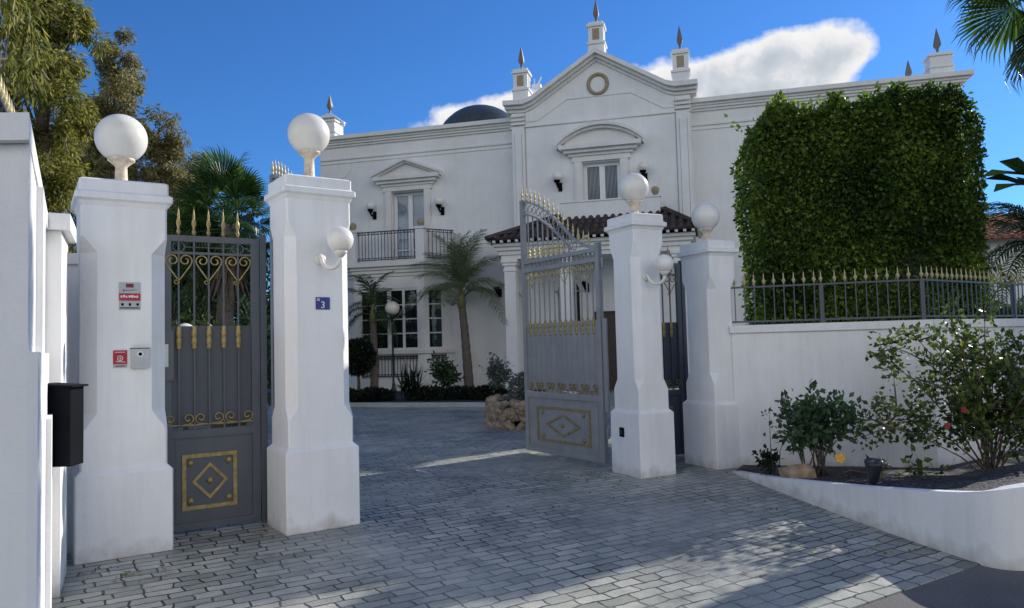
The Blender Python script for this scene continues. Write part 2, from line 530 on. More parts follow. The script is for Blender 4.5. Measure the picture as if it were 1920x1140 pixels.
KIDS = {}
def copy_tree(root, label, loc, rotz, group=None, scale=None):
    r = root.copy(); COL.objects.link(r)
    r.location = loc; r.rotation_euler = (0, 0, rotz); r['label'] = label
    if scale: r.scale = (scale,) * 3
    if group: r['group'] = group
    for ch in root.children:
        c = ch.copy(); COL.objects.link(c); c.parent = r
        for g in ch.children:
            d = g.copy(); COL.objects.link(d); d.parent = c
    return r

# ------------------------------------------------------------------ foliage
def leaf_mesh(name, mat, P, D, size, aspect=0.45, jitter=0.35, fold=0.25):
    """rhombic folded leaves at points P (n,3) along directions D (n,3); numpy, one mesh"""
    P = np.asarray(P, float); D = np.asarray(D, float); n = len(P)
    D = D / (np.linalg.norm(D, axis=1, keepdims=True) + 1e-9)
    s = size * (1 + jitter * rng.uniform(-1, 1, n))[:, None]
    rv = rng.normal(size=(n, 3))
    S = np.cross(D, rv); S /= (np.linalg.norm(S, axis=1, keepdims=True) + 1e-9)
    U = np.cross(S, D)
    base = P; tip = P + D * s
    mid = P + D * s * 0.48
    l = mid + S * s * aspect * 0.5 + U * s * fold * 0.3
    r = mid - S * s * aspect * 0.5 + U * s * fold * 0.3
    V = np.stack([base, l, tip, r], axis=1).reshape(-1, 3)
    me = bpy.data.meshes.new(name)
    me.vertices.add(4 * n); me.vertices.foreach_set('co', V.ravel())
    idx = np.arange(4 * n).reshape(n, 4)
    tri = np.stack([idx[:, [0, 1, 2]], idx[:, [0, 2, 3]]], axis=1).reshape(-1, 3)
    me.loops.add(tri.size); me.loops.foreach_set('vertex_index', tri.ravel().astype(np.int32))
    nf = len(tri)
    me.polygons.add(nf)
    me.polygons.foreach_set('loop_start', np.arange(0, 3 * nf, 3, dtype=np.int32))
    me.polygons.foreach_set('loop_total', np.full(nf, 3, dtype=np.int32))
    me.update(calc_edges=True)
    me.materials.append(M[mat])
    return me

def ball_points(n, c, rad, shell=0.55):
    d = rng.normal(size=(n, 3)); d /= np.linalg.norm(d, axis=1, keepdims=True)
    rr = shell + (1 - shell) * rng.random(n) ** 0.6
    return np.asarray(c) + d * rr[:, None] * np.asarray(rad), d

def tree(name, label, base, h, crown_clumps, mat, leaf, nper, trunk_r, group=None, droop=0.6, aspect=0.3):
    """tapered trunk, a limb to every clump, crown of leaf-sized faces; clumps = [(dx,dy,z,rx,rz)]"""
    t = thing(name, label, 'tree', base, 0, group)
    mb = MB()
    k = 9
    wob = [(random.uniform(-.12, .12) * i / k, random.uniform(-.12, .12) * i / k) for i in range(k + 1)]
    pts = [(wob[i][0] * 2, wob[i][1] * 2, h * 0.86 * i / k) for i in range(k + 1)]
    mb.tube(pts, [trunk_r * (1 - 0.85 * i / k) for i in range(k + 1)], 8)
    PP = []; DD = []
    for (dx, dy, z, rx, rz) in crown_clumps:
        j = min(k, max(1, int(k * (z - rz * 0.8) / (h * 0.86))))
        a = Vector(pts[j]); b = Vector((dx, dy, z))
        mid = (a + b) / 2 + Vector((0, 0, -0.12 * (b - a).length))
        r0 = trunk_r * (1 - 0.85 * j / k) * 0.5
        mb.tube([a, mid, b], [r0, r0 * 0.7, 0.012], 5)
        # sub clumps give an uneven outline and gaps
        for _ in range(7):
            u = rng.normal(size=3); u /= np.linalg.norm(u)
            cc = np.array([dx, dy, z]) + u * np.array([rx, rx, rz]) * rng.uniform(0.35, 0.95)
            r_ = rng.uniform(0.28, 0.5)
            p, d = ball_points(int(nper / 7), cc, (rx * r_, rx * r_, rz * r_), 0.15)
            PP.append(p)
            DD.append(d * 0.6 + np.array([0, 0, -droop]) + rng.normal(size=(len(p), 3)) * 0.35)
    mb.build('trunk', 'bark', t, True)
    add_mesh('crown', leaf_mesh('crown', mat, np.concatenate(PP), np.concatenate(DD), leaf, aspect), t)
    return t

def feather_frond(name, mat, length, droop, nl, leaflet, seed, width=0.028):
    rd = random.Random(seed)
    mb = MB()
    pts = []
    k = 10
    for i in range(k + 1):
        u = i / k
        pts.append(Vector((length * u * (1 - 0.25 * droop * u), 0, length * (0.62 * u - (0.62 + droop) * u * u * 0.85))))
    mb.tube(pts, [0.018 * (1 - 0.85 * i / k) + 0.002 for i in range(k + 1)], 5)
    for i in range(nl):
        u = 0.14 + 0.86 * i / (nl - 1)
        f = u * k; j = min(k - 1, int(f)); w = f - j
        p = pts[j].lerp(pts[j + 1], w)
        t = (pts[j + 1] - pts[j]).normalized()
        ll = leaflet * (math.sin(PI * (0.12 + 0.83 * u)) * 0.85 + 0.15)
        for sgn in (-1, 1):
            side = Vector((0, sgn, 0))
            d = (t * rd.uniform(0.45, 0.75) + side * 0.8 + Vector((0, 0, rd.uniform(-0.15, 0.35)))).normalized()
            a = p; m_ = p + d * ll * 0.5; e = p + d * ll + Vector((0, 0, -ll * rd.uniform(0.25, 0.55)))
            wv = t * width * 0.5
            mb.add([a - wv * .5, a + wv * .5, m_ + wv, e, m_ - wv], [(0, 1, 2, 4), (4, 2, 3)])
    return mb.mesh(name, mat)

def fan_frond(name, mat, pet, rad, nseg, seed, spread=2.5):
    rd = random.Random(seed)
    mb = MB()
    arch = [Vector((pet * i / 6, 0, 0.10 * pet * math.sin(PI * i / 7))) for i in range(7)]
    mb.tube(arch, [0.022 - 0.002 * i for i in range(7)], 5)
    c = arch[-1]
    for i in range(nseg):
        a = -spread / 2 + spread * i / (nseg - 1)
        ll = rad * (0.78 + 0.22 * math.cos(a * 0.8)) * rd.uniform(0.93, 1.05)
        d = Vector((math.cos(a), math.sin(a), 0.12 * math.cos(a) - 0.05))
        s = Vector((-math.sin(a), math.cos(a), 0))
        w = ll * spread / nseg * 0.62
        z = 0.35 * w * (1 if i % 2 else -1)
        m1 = c + d * ll * 0.6 + Vector((0, 0, z))
        m2 = c + d * ll * 0.84 + Vector((0, 0, -ll * 0.07))
        tip = c + d * ll * 0.97 + Vector((0, 0, -ll * rd.uniform(0.16, 0.34)))
        mb.add([c, m1 - s * w * .6, m2 - s * w * .25, tip, m2 + s * w * .25, m1 + s * w * .6], [(0, 1, 5), (1, 2, 4, 5), (2, 3, 4)])
    return mb.mesh(name, mat)

def place_frond(me, parent, top, az, tilt, roll=0.0, s=1.0, name='frond'):
    o = bpy.data.objects.new(name, me); COL.objects.link(o)
    o.parent = parent
    q = Quaternion((0, 0, 1), az) @ Quaternion((0, 1, 0), -tilt) @ Quaternion((1, 0, 0), roll)
    o.rotation_mode = 'QUATERNION'; o.rotation_quaternion = q
    o.location = top; o.scale = (s, s, s)
    return o

def shrub(name, label, base, stems, mat, leaf, per, group=None, stem_r=0.012, cat='shrub', cluster=0.10, aspect=0.5, upper=0.25, stemname='stem', jit=0.35):
    """woody stems (each a polyline in local coords) with leaves clustered along their outer ends"""
    t = thing(name, label, cat, base, 0, group)
    mb = MB(); PP = []; DD = []
    for s in stems:
        s = [Vector(p) for p in s]
        m = len(s)
        mb.tube(s, [stem_r * (1 - 0.75 * i / (m - 1)) for i in range(m)], 5)
        for _ in range(per):
            u = upper + (1 - upper) * random.random() ** 0.75
            f = u * (m - 1); j = min(m - 2, int(f)); w = f - j
            p = s[j].lerp(s[j + 1], w)
            off = Vector((random.gauss(0, 1), random.gauss(0, 1), random.gauss(0, 1))) * cluster * (0.5 + 0.5 * u)
            PP.append(p + off); d = off.normalized() + Vector((random.gauss(0, .5), random.gauss(0, .5), random.gauss(0.0, .5)))
            DD.append(d)
    mb.build(stemname, 'twig', t, True)
    add_mesh('foliage', leaf_mesh('foliage', mat, [tuple(p) for p in PP], [tuple(d) for d in DD], leaf, aspect, jit), t)
    return t

def branch_stems(n, h, spread, seed, sub=3, lean=(0, 0)):
    rd = random.Random(seed); out = []
    for i in range(n):
        a = rd.uniform(0, 2 * PI); r = spread * math.sqrt(rd.random())
        hh = h * rd.uniform(0.6, 1.0) * (1 - 0.25 * (r / spread))
        e = Vector((r * math.cos(a) + lean[0], r * math.sin(a) + lean[1], hh))
        b = Vector((rd.uniform(-.06, .06), rd.uniform(-.06, .06), 0))
        m1 = b.lerp(e, 0.45) + Vector((rd.uniform(-.06, .06), rd.uniform(-.06, .06), 0.08 * h))
        out.append([b, m1, e])
        for _ in range(sub):
            p = m1.lerp(e, rd.uniform(0.0, 0.7))
            d = Vector((rd.gauss(0, 1), rd.gauss(0, 1), abs(rd.gauss(0.3, 0.6)))).normalized() * spread * rd.uniform(0.3, 0.6)
            out.append([p, p + d * 0.5 + Vector((0, 0, 0.02)), p + d])
    return out

# ================================================================== SETTING
def sheet(name, poly, z, mat, thick=0.0):
    mb = MB()
    n = len(poly)
    if thick == 0:
        mb.add([(x, y, z) for x, y in poly], [tuple(range(n))])
    else:
        mb.add([(x, y, z) for x, y in poly] + [(x, y, z - thick) for x, y in poly],
               [tuple(range(n))] + [(i, n + i, n + (i + 1) % n, (i + 1) % n) for i in range(n)])
    return struct(mb.build(name, mat))

sheet('ground', [(-600, -300), (600, -300), (600, 900), (-600, 900)], -0.06, 'earth')
sheet('road', [(-30, -14.6), (40, 28.9), (40, -40), (-30, -40)], -0.009, 'asphalt')
# driveway: from the street edge, through the gateway, to the kerb before the house
sheet('driveway', [(-8.2, -1.80), (1.962, 4.49), (3.20, 5.26), (3.6, 5.6), (2.9, 9.4), (7.0, 12.2), (9.6, 16.0), (9.0, 24.4), (-0.3, 24.9), (0.0, 19.35), (-4.49, 20.727), (-12, 22.7), (-12.5, 14.0), (-4.2, 6.6), (-3.6, 3.0)], 0.0, 'paving', 0.03)
mb = MB(); mb.obox((0.02, 19.30), (-13, 23.33), -0.05, 0.11, 0.0, 0.15); mb.obox((-0.30, 25.2), (0.02, 19.30), -0.05, 0.105, 0.0, 0.15)
struct(mb.build('kerb', 'kerb'))
sheet('flower_bed', [(-0.15, 19.5), (-0.45, 25.7), (-5.9, 27.4), (-13, 29), (-13, 23.5)], 0.07, 'soil')

mb = MB()
for (xa, ya), (xb, yb) in zip([(2.56, 8.95), (2.769, 7.39), (2.966, 6.18), (3.06, 5.72), (3.135, 5.40)], [(2.769, 7.39), (2.966, 6.18), (3.06, 5.72), (3.135, 5.40), (3.2, 5.26)]):
    mb.obox((xa, ya), (xb, yb), 0.0012, 0.004, -0.035, 0.04)
struct(mb.build('gutter_joint', 'soil'))
P_ = []; D_ = []
for _ in range(150):
    c = random.choice([(2.4, 6.8, .35, 1.6), (1.0, 8.9, .5, .4), (0.2, 7.6, 1.4, 1.0), (-3.0, 5.5, .5, .25), (2.6, 5.6, .5, .5)])
    P_.append((random.gauss(c[0], c[2] * .5), random.gauss(c[1], c[3] * .5), 0.006)); D_.append((random.gauss(0, 1), random.gauss(0, 1), 0.12))
P_ = [(min(x, 2.5 + (9.0 - y) * 0.165), y, z) for x, y, z in P_]
o = add_mesh('leaf_litter', leaf_mesh('leaf_litter', 'leaf_euc2', P_, D_, 0.035, 0.5)); o['kind'] = 'stuff'
tag(o, 'dry fallen leaves scattered over the paving', 'leaf litter')

# ================================================================== GATE PILLARS
TOPS = {}
def pillar(label, corner, phi, wx, wy, prof, h_scale=1.0):
    """corner = the street-side corner at ground; local x along the street face, local y inwards"""
    c, s = math.cos(phi), math.sin(phi)
    cx = corner[0] + c * wx / 2 - s * wy / 2
    cy = corner[1] + s * wx / 2 + c * wy / 2
    t = thing('gate_pillar', label, 'gate pillar', (cx, cy, 0), phi, 'white gate pillars with globe lamps')
    pl, sh0, ch0, ch1, ch2, ch3, capb, top = prof
    hx, hy = wx / 2, wy / 2
    w1, cc = 0.038, 0.115 if corner[0] < -3 else 0.085      # the middle of the shaft has broad chamfered corners
    MB().loft([(hx, hy, -0.05), (hx, hy, pl - 0.035), (hx - w1, hy - w1, pl + 0.005)], 0.012).build('plinth', 'pillar', t)
    MB().loft([(hx - w1, hy - w1, pl + 0.0045), (hx - w1, hy - w1, ch0, 0.016), (hx - w1 - .003, hy - w1 - .003, ch1, cc), (hx - w1 - .003, hy - w1 - .003, ch2, cc), (hx - w1, hy - w1, ch3, 0.016), (hx - w1, hy - w1, capb)], 0.016).build('shaft', 'pillar', t)
    g = top - capb
    MB().loft([(hx - w1 + .002, hy - w1 + .002, capb - .001), (hx - 0.02, hy - 0.02, capb + .16 * g), (hx + 0.004, hy + 0.004, capb + .24 * g), (hx + 0.004, hy + 0.004, capb + .46 * g), (hx - 0.026, hy - 0.026, capb + .54 * g), (hx - 0.026, hy - 0.026, top - 0.012), (hx - 0.04, hy - 0.04, top)], 0.014).build('cap', 'pillar', t)
    TOPS[label] = (cx, cy, top)
    return t

L1 = 'white pillar carrying the red signs and the intercom, beside the black mailbox'
L2 = 'white pillar with the blue number plate and a globe wall lamp'
L3 = 'white pillar at the open gate leaf with a small black socket low on its side'
L4 = 'white pillar joined to the low garden wall beside the planter'
PHI1, PHI2, PHI3, PHI4 = R(33), R(35), R(27), R(24)
#            plinth  -     ch0   ch1   ch2   ch3   capb  top
pillar(L1, (-3.407, 5.807), PHI1, 0.705, 0.66, (0.69, 0, 0.99, 1.14, 2.42, 2.55, 2.80, 3.02))
pillar(L2, (-1.994, 6.533), PHI2, 0.68, 0.56, (0.735, 0, 0.98, 1.09, 2.62, 2.75, 2.96, 3.175))
pillar(L3, (1.448, 8.761), PHI3, 0.515, 0.60, (0.77, 0, 1.02, 1.137, 2.60, 2.78, 2.93, 3.125))
pillar(L4, (2.455, 9.206), PHI4, 0.47, 0.66, (0.81, 0, 1.04, 1.17, 2.22, 2.36, 2.635, 2.835))

# globe lamps on the caps
def globe_lamp(label, top, gz, r, stem_mat, group='globe lamps on the gate pillars'):
    t = thing('globe_lamp', label, 'lamp', top, 0, group)
    zc = gz - top[2]
    zb = zc - r * 0.93
    MB().lathe([(0.07, 0), (0.07, 0.015), (0.052, 0.022), (0.046, max(0.03, zb - 0.06)), (0.055, max(0.035, zb - 0.045)), (r * 0.46, zb - 0.012), (r * 0.52, zb - 0.004), (r * 0.52, zb + 0.016), (r * 0.44, zb + 0.03)], n=24).build('lamp_base', stem_mat, t, True)
    prof = [(r * math.sin(a), zc - r * math.cos(a)) for a in [R(25) + (PI - R(25)) * i / 20 for i in range(21)]]
    prof[-1] = (0.002, zc + r)
    MB().lathe(prof, n=36).build('globe', 'globe', t, True)
    return t
globe_lamp('white globe lamp on the signed pillar beside the mailbox, leftmost of the globes', TOPS[L1], 3.437, 0.205, 'stem')
globe_lamp('white globe lamp on tan base atop the pillar with the blue number plate', TOPS[L2], 3.63, 0.195, 'stem')
globe_lamp('white globe lamp atop the pillar holding the open gate leaf', TOPS[L3], 3.484, 0.185, 'stem')
globe_lamp('dim white globe lamp atop the pillar joined to the garden wall', TOPS[L4], 3.176, 0.178, 'stem')

def wall_lamp(label, p, phi, r):
    """p = globe centre; pillar face is 0.2 m behind it (local +y)"""
    t = thing('wall_lamp', label, 'wall lamp', p, phi, 'globe wall lamps on the gate pillars')
    prof = [(r * math.sin(a), -r * math.cos(a)) for a in [R(28) + (PI - R(28)) * i / 18 for i in range(19)]]
    prof[-1] = (0.002, r)
    MB().lathe(prof, n=30).build('globe', 'globe', t, True)
    mb = MB()
    mb.lathe([(0.02, -r * 1.35), (0.045, -r * 1.12), (r * 0.52, -r * 0.95), (r * 0.52, -r * 0.86), (r * 0.46, -r * 0.84)], n=16)
    pts = []
    for i in range(15):
        a = PI * i / 14
        pts.append((-0.075 * (1 - math.cos(a)) / 2 * 1.6, 0.15 * (1 - math.cos(a)) / 2, -r * 1.35 - 0.09 * math.sin(a)))
    pts += [(-0.125, 0.165, -r * 1.25), (-0.12, 0.17, -r * 1.12)]
    mb.tube(pts, 0.019, 8)
    mb.build('bracket', 'stem_white', t, True)
    m2 = MB(); m2.lathe([(0.055, 0), (0.05, 0.012), (0.03, 0.022)], n=14)
    o = m2.build('wall_plate', 'stem_white', t, True)
    o.rotation_euler = (PI / 2, 0, 0); o.location = (-0.11, 0.205, -r * 1.35)
    return t

# ---- positions on a pillar face (metres right of corner, height)
def on_face(corner, phi, s, z, out=0.0):
    return (corner[0] + math.cos(phi) * s + math.sin(phi) * out, corner[1] + math.sin(phi) * s - math.cos(phi) * out, z)
C1, C2, C3, C4 = (-3.407, 5.807), (-1.994, 6.533), (1.448, 8.761), (2.455, 9.206)
wall_lamp('globe wall lamp on a curled bracket above the blue number plate', on_face(C2, PHI2, 0.455, 2.575, 0.168), PHI2, 0.118)
wall_lamp('small globe wall lamp on the street face of the pillar by the open gate leaf', on_face(C3, PHI3, 0.315, 2.50, 0.168), PHI3, 0.108)

# ================================================================== GATES
def spiral(c, r0, turns, a0, sgn, n=22):
    """points of a scroll in (x,z) starting outside"""
    out = []
    for i in range(n):
        u = i / (n - 1)
        a = a0 + sgn * turns * 2 * PI * u
        r = r0 * (1 - 0.72 * u)
        out.append((c[0] + r * math.cos(a), c[1] + r * math.sin(a)))
    return out

def heart_mb(w, h):
    """pair of scrolls meeting in a point below: local x,z; top of scroll at z=0"""
    mb = MB()
    for sg in (-1, 1):
        r = w * 0.235
        cx = sg * w * 0.235
        sp = spiral((cx, -r), r, 1.25, 0 if sg > 0 else PI, 1 if sg > 0 else -1)
        # from the outer side of the scroll down to the point
        tail = [(0, -h), (sg * w * 0.10, -h * 0.88), (sg * w * 0.36, -h * 0.50), (sg * w * 0.455, -r * 1.45)]
        pts = [(x, 0, z) for x, z in tail + sp]
        mb.tube(pts, 0.0075, 5)
    mb.tube([(x, 0, z) for x, z in spiral((-0.02, -h - 0.012), 0.026, 1.1, 0.3, -1, 14)], 0.006, 5)
    return mb
def cscroll_mb(w, h):
    mb = MB()
    for sg in (-1, 1):
        r = h * 0.42
        cx = sg * w * 0.30
        sp = spiral((cx, -h + r * 1.15 + 0.004), r, 1.2, -PI / 2, sg, 20)
        sp = [(0, -h + 0.006), (sg * w * 0.15, -h + 0.004)] + sp
        mb.tube([(x, 0, z) for x, z in sp], 0.0075, 5)
    return mb
def tip_mb(h, r=0.021):
    return MB().lathe([(0.010, 0), (0.012, 0.06 * h), (0.019, 0.14 * h), (0.011, 0.22 * h), (0.012, 0.3 * h), (r, 0.42 * h), (r * 0.8, 0.52 * h), (0.008, 0.62 * h), (0.011, 0.68 * h), (0.006, 0.84 * h), (0.001, h)], n=8)
def sleeve_mb(h):
    return MB().lathe([(0.012, 0), (0.026, 0.10 * h), (0.018, 0.16 * h), (0.027, 0.28 * h), (0.024, 0.48 * h), (0.017, 0.52 * h), (0.027, 0.58 * h), (0.026, 0.80 * h), (0.017, 0.86 * h), (0.024, 0.92 * h), (0.014, h)], n=10)
ME_heart = heart_mb(0.235, 0.235).mesh('heart_scroll', 'gold', True)
ME_heart_pale = heart_mb(0.235, 0.21).mesh('heart_scroll', 'gold_pale', True)
ME_cscroll = cscroll_mb(0.25, 0.118).mesh('scroll', 'gold', True)
ME_tip = tip_mb(0.262).mesh('spear_tip', 'gold', True)
ME_tip_s = tip_mb(0.20, 0.019).mesh('spear_tip', 'gold_pale', True)
ME_sleeve = sleeve_mb(0.215).mesh('sleeve', 'gold', True)
ME_collar = sleeve_mb(0.15).mesh('collar', 'gold_pale', True)
ME_stud = MB().lathe([(0.032, 0), (0.030, 0.010), (0.018, 0.022), (0.002, 0.027)], n=14).mesh('stud', 'gold', True)

def gold_frame(parent, x0, x1, z0, z1, y, bar, mat='gold'):
    mb = MB()
    for a, b, c, d in ((x0, x1, z0, z0 + bar), (x0, x1, z1 - bar, z1), (x0, x0 + bar, z0 + bar, z1 - bar), (x1 - bar, x1, z0 + bar, z1 - bar)):
        mb.box(a, b, y - 0.012, y, c, d)
    f = mb.build('panel_border', mat, parent)
    cx, cz = (x0 + x1) / 2, (z0 + z1) / 2
    hx, hz = (x1 - x0) * 0.33, (z1 - z0) * 0.335
    P = [(cx, cz - hz), (cx + hx, cz), (cx, cz + hz), (cx - hx, cz)]
    Q = [(cx + (x - cx) * (1 - bar / min(hx, hz)), cz + (z - cz) * (1 - bar / min(hx, hz))) for x, z in P]
    mb = MB()
    for i in range(4):
        j = (i + 1) % 4
        mb.prism([P[i], P[j], Q[j], Q[i]], y - 0.012, y)
    mb.build('diamond', mat, parent)
    for sx, sz in ((0, 0), (-1, -1), (1, -1), (-1, 1), (1, 1)):
        o = add_mesh('stud', ME_stud, parent, (cx + sx * (x1 - x0) * 0.35, y, cz + sz * (z1 - z0) * 0.34), (PI / 2, 0, 0))
    return f

# ---- pedestrian gate: local x along the gate, front is -y
def ped_gate(label, loc, rotz):
    t = thing('pedestrian_gate', label, 'gate', (loc[0], loc[1], 0), rotz, 'grey pedestrian gates')
    mb = MB()
    mb.box(-0.10, -0.035, -0.02, 0.02, 0.03, 2.66)
    mb.box(0.655, 0.725, -0.02, 0.02, 0.03, 2.66)
    mb.box(-0.035, 0.655, -0.02, 0.02, 2.605, 2.66)
    mb.box(-0.035, 0.655, -0.016, 0.016, 2.49, 2.512)
    mb.box(-0.035, 0.655, -0.02, 0.02, 0.84, 0.91)
    mb.box(-0.035, 0.655, -0.02, 0.02, 0.03, 0.09)
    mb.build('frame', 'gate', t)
    mb = MB()
    mb.box(0.735, 0.79, -0.03, 0.03, 0.0, 2.70)
    mb.box(0.735, 0.80, 0.031, 0.04, 0.72, 1.86)
    mb.build('jamb_post', 'gate', t)
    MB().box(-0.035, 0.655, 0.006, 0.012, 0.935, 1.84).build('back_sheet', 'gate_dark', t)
    mb = MB(); mb.box(-0.035, 0.655, 0.0, 0.006, 0.09, 0.84)
    mb.box(0.0, 0.62, -0.004, 0.0, 0.12, 0.81)
    mb.build('lower_panel', 'gate', t)
    gold_frame(t, 0.05, 0.517, 0.20, 0.692, -0.004, 0.034)
    mb = MB(); mb.box(-0.035, 0.655, -0.012, -0.002, 0.945, 0.958)
    mb.build('scroll_rail', 'gold', t)
    bar = MB().box(-0.007, 0.007, -0.007, 0.007, 0.91, 2.605).mesh('bar', 'gate')
    for x in (0.028, 0.157, 0.282, 0.41, 0.538):
        add_mesh('bar', bar, t, (x, -0.006, 0))
        add_mesh('sleeve', ME_sleeve, t, (x, -0.008, 1.628))
        add_mesh('spear_tip', ME_tip, t, (x, 0, 2.66))
    for x in (0.028, 0.282, 0.538):
        add_mesh('heart_scroll', ME_heart, t, (x, -0.018, 2.487))
        add_mesh('scroll', ME_cscroll, t, (x, -0.018, 1.068))
    mb = MB()
    for x in (0.028, 0.538):
        mb.tube([(x + 0.05 * math.cos(a), 0, 2.558 + 0.046 * math.sin(a)) for a in [2 * PI * i / 20 for i in range(21)]], 0.007, 5)
    mb.tube([(0.08, 0, 2.558), (0.488, 0, 2.558)], 0.006, 5)
    for x in (0.157, 0.41): mb.tube([(x, 0, 2.51), (x, 0, 2.605)], 0.006, 5)
    mb.build('ring_band', 'gate', t)
    lk = MB(); lk.box(-0.115, -0.02, -0.05, -0.021, 1.36, 1.80)
    lko = lk.build('lock_case', 'gate', t)
    MB().box(-0.10, -0.065, -0.062, -0.0505, 1.48, 1.68).build('strike_plate', 'steel', lko)
    return t
ped_gate('narrow grey and gold gate closed between the signed pillar and the numbered pillar', (-3.016, 6.677), math.atan2(0.382, 0.624))
ped_gate('grey pedestrian gate glimpsed in the slit behind the pillar of the open gate leaf', (1.70, 10.06), R(27))

# ---- driveway gate leaf: local x from hinge (0) to free end (1.757)
def curve_z(sf):            # sf = metres from the free end
    K = [(0, 3.735), (0.16, 3.715), (0.314, 3.66), (0.50, 3.58), (0.697, 3.46), (0.87, 3.33), (1.051, 3.176), (1.22, 3.03), (1.386, 2.925), (1.604, 2.86), (1.757, 2.855)]
    for (a, za), (b, zb) in zip(K, K[1:]):
        if sf <= b: return za + (zb - za) * (sf - a) / (b - a)
    return K[-1][1]
def gate_leaf(label, hinge, rotz):
    t = thing('driveway_gate_leaf', label, 'gate', (hinge[0], hinge[1], 0), rotz, 'two leaves of the driveway gate')
    W = 1.757
    mb = MB()
    mb.box(0.0, 0.075, -0.03, 0.03, 0.04, 2.89)
    mb.box(W - 0.075, W, -0.03, 0.03, 0.04, 3.735)
    for z0, z1 in ((0.04, 0.12), (0.82, 0.90), (2.645, 2.70), (2.775, 2.83)):
        mb.box(0.075, W - 0.075, -0.026, 0.026, z0, z1)
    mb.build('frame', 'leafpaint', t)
    mb = MB()
    up = [(W - sf, curve_z(sf)) for sf in [0.075 + (W - 0.15) * i / 28 for i in range(29)]]
    mb.band(up, -0.035, 0.0, -0.022, 0.022)
    low = [(x, z - 0.19) for x, z in up if z - 0.19 > 2.84]
    mb.band(low, -0.03, 0.0, -0.018, 0.018)
    for i in range(15):
        sf = 0.12 + i * 0.102
        z = curve_z(sf) - 0.112
        if z < 2.88: continue
        mb.tube([(W - sf + 0.043 * math.cos(a), 0, z + 0.055 * math.sin(a)) for a in [2 * PI * k / 14 for k in range(15)]], 0.008, 5)
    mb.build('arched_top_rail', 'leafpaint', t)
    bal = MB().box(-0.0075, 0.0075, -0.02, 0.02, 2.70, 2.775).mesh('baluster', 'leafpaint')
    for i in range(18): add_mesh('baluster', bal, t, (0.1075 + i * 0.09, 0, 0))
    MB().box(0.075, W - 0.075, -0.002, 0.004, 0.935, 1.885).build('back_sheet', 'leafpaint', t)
    mb = MB(); mb.box(0.075, W - 0.075, -0.004, 0.004, 0.12, 0.82)
    for y0, y1 in ((-0.010, -0.004), (0.004, 0.010)): mb.box(0.13, W - 0.13, y0, y1, 0.165, 0.775)
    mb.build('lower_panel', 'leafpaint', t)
    nb = 13
    for side in (1,):
        g = 0.28
        f = gold_frame(t, g, W - g, 0.21, 0.70, -0.010, 0.034, 'gold')
    # the street side and the drive side of a leaf look alike
    mb = MB()
    bord = ((0.28, W - 0.28, 0.21, 0.245), (0.28, W - 0.28, 0.665, 0.70), (0.28, 0.315, 0.245, 0.665), (W - 0.315, W - 0.28, 0.245, 0.665))
    for a, b, c, d in bord: mb.box(a, b, 0.010, 0.022, c, d)
    mb.build('panel_border', 'gold', t)
    cx, cz, hx, hz = W / 2, 0.455, 0.395, 0.165
    P = [(cx, cz - hz), (cx + hx, cz), (cx, cz + hz), (cx - hx, cz)]
    Q = [(cx + (x - cx) * 0.80, cz + (z - cz) * 0.80) for x, z in P]
    mb = MB()
    for i in range(4):
        j = (i + 1) % 4
        mb.prism([P[i], P[j], Q[j], Q[i]], 0.010, 0.022)
    mb.build('diamond', 'gold', t)
    for sx, sz in ((0, 0), (-1, -1), (1, -1), (-1, 1), (1, 1)):
        add_mesh('stud', ME_stud, t, (cx + sx * 0.46, 0.010, cz + sz * 0.165), (-PI / 2, 0, 0))
    for i in range(nb):
        x = 0.165 + i * (W - 0.33) / (nb - 1)
        zt = curve_z(W - x) - 0.205
        top = zt if zt > 2.86 else 2.66
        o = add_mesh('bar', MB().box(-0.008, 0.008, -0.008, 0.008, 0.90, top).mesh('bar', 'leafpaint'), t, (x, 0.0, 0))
        add_mesh('sleeve', ME_sleeve, t, (x, 0.0, 1.70))
        if top > 3.0: add_mesh('collar', ME_collar, t, (x, 0, 2.84))
    for i in range(15):
        sf = 0.03 + i * 0.108
        add_mesh('spear_tip', ME_tip_s, t, (W - sf, 0, curve_z(sf) - 0.004))
    for i in range(6):
        x = 0.245 + i * 0.2535
        add_mesh('heart_scroll', ME_heart_pale, t, (x, 0.014, 2.64))
        add_mesh('scroll', ME_cscroll, t, (x, 0.014, 1.06), (0, 0, 0))
    mb = MB(); mb.box(0.075, W - 0.075, 0.006, 0.018, 0.935, 0.95); mb.build('scroll_rail', 'gold', t)
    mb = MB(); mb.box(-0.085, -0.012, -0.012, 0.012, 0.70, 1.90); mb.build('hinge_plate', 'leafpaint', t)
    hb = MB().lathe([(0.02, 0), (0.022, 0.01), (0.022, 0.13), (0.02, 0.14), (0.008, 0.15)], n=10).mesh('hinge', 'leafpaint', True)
    for z in (0.35, 1.5, 2.55): add_mesh('hinge', hb, t, (-0.02, -0.02, z))
    return t
h1 = (1.159, 9.657)
ang = math.atan2(11.113 - 9.657, 0.177 - 1.159)
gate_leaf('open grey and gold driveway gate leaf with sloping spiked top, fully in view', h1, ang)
gate_leaf('second driveway gate leaf standing open behind the numbered pillar, only its spikes showing', (-1.86, 7.62), math.atan2(1.42, -1.04))

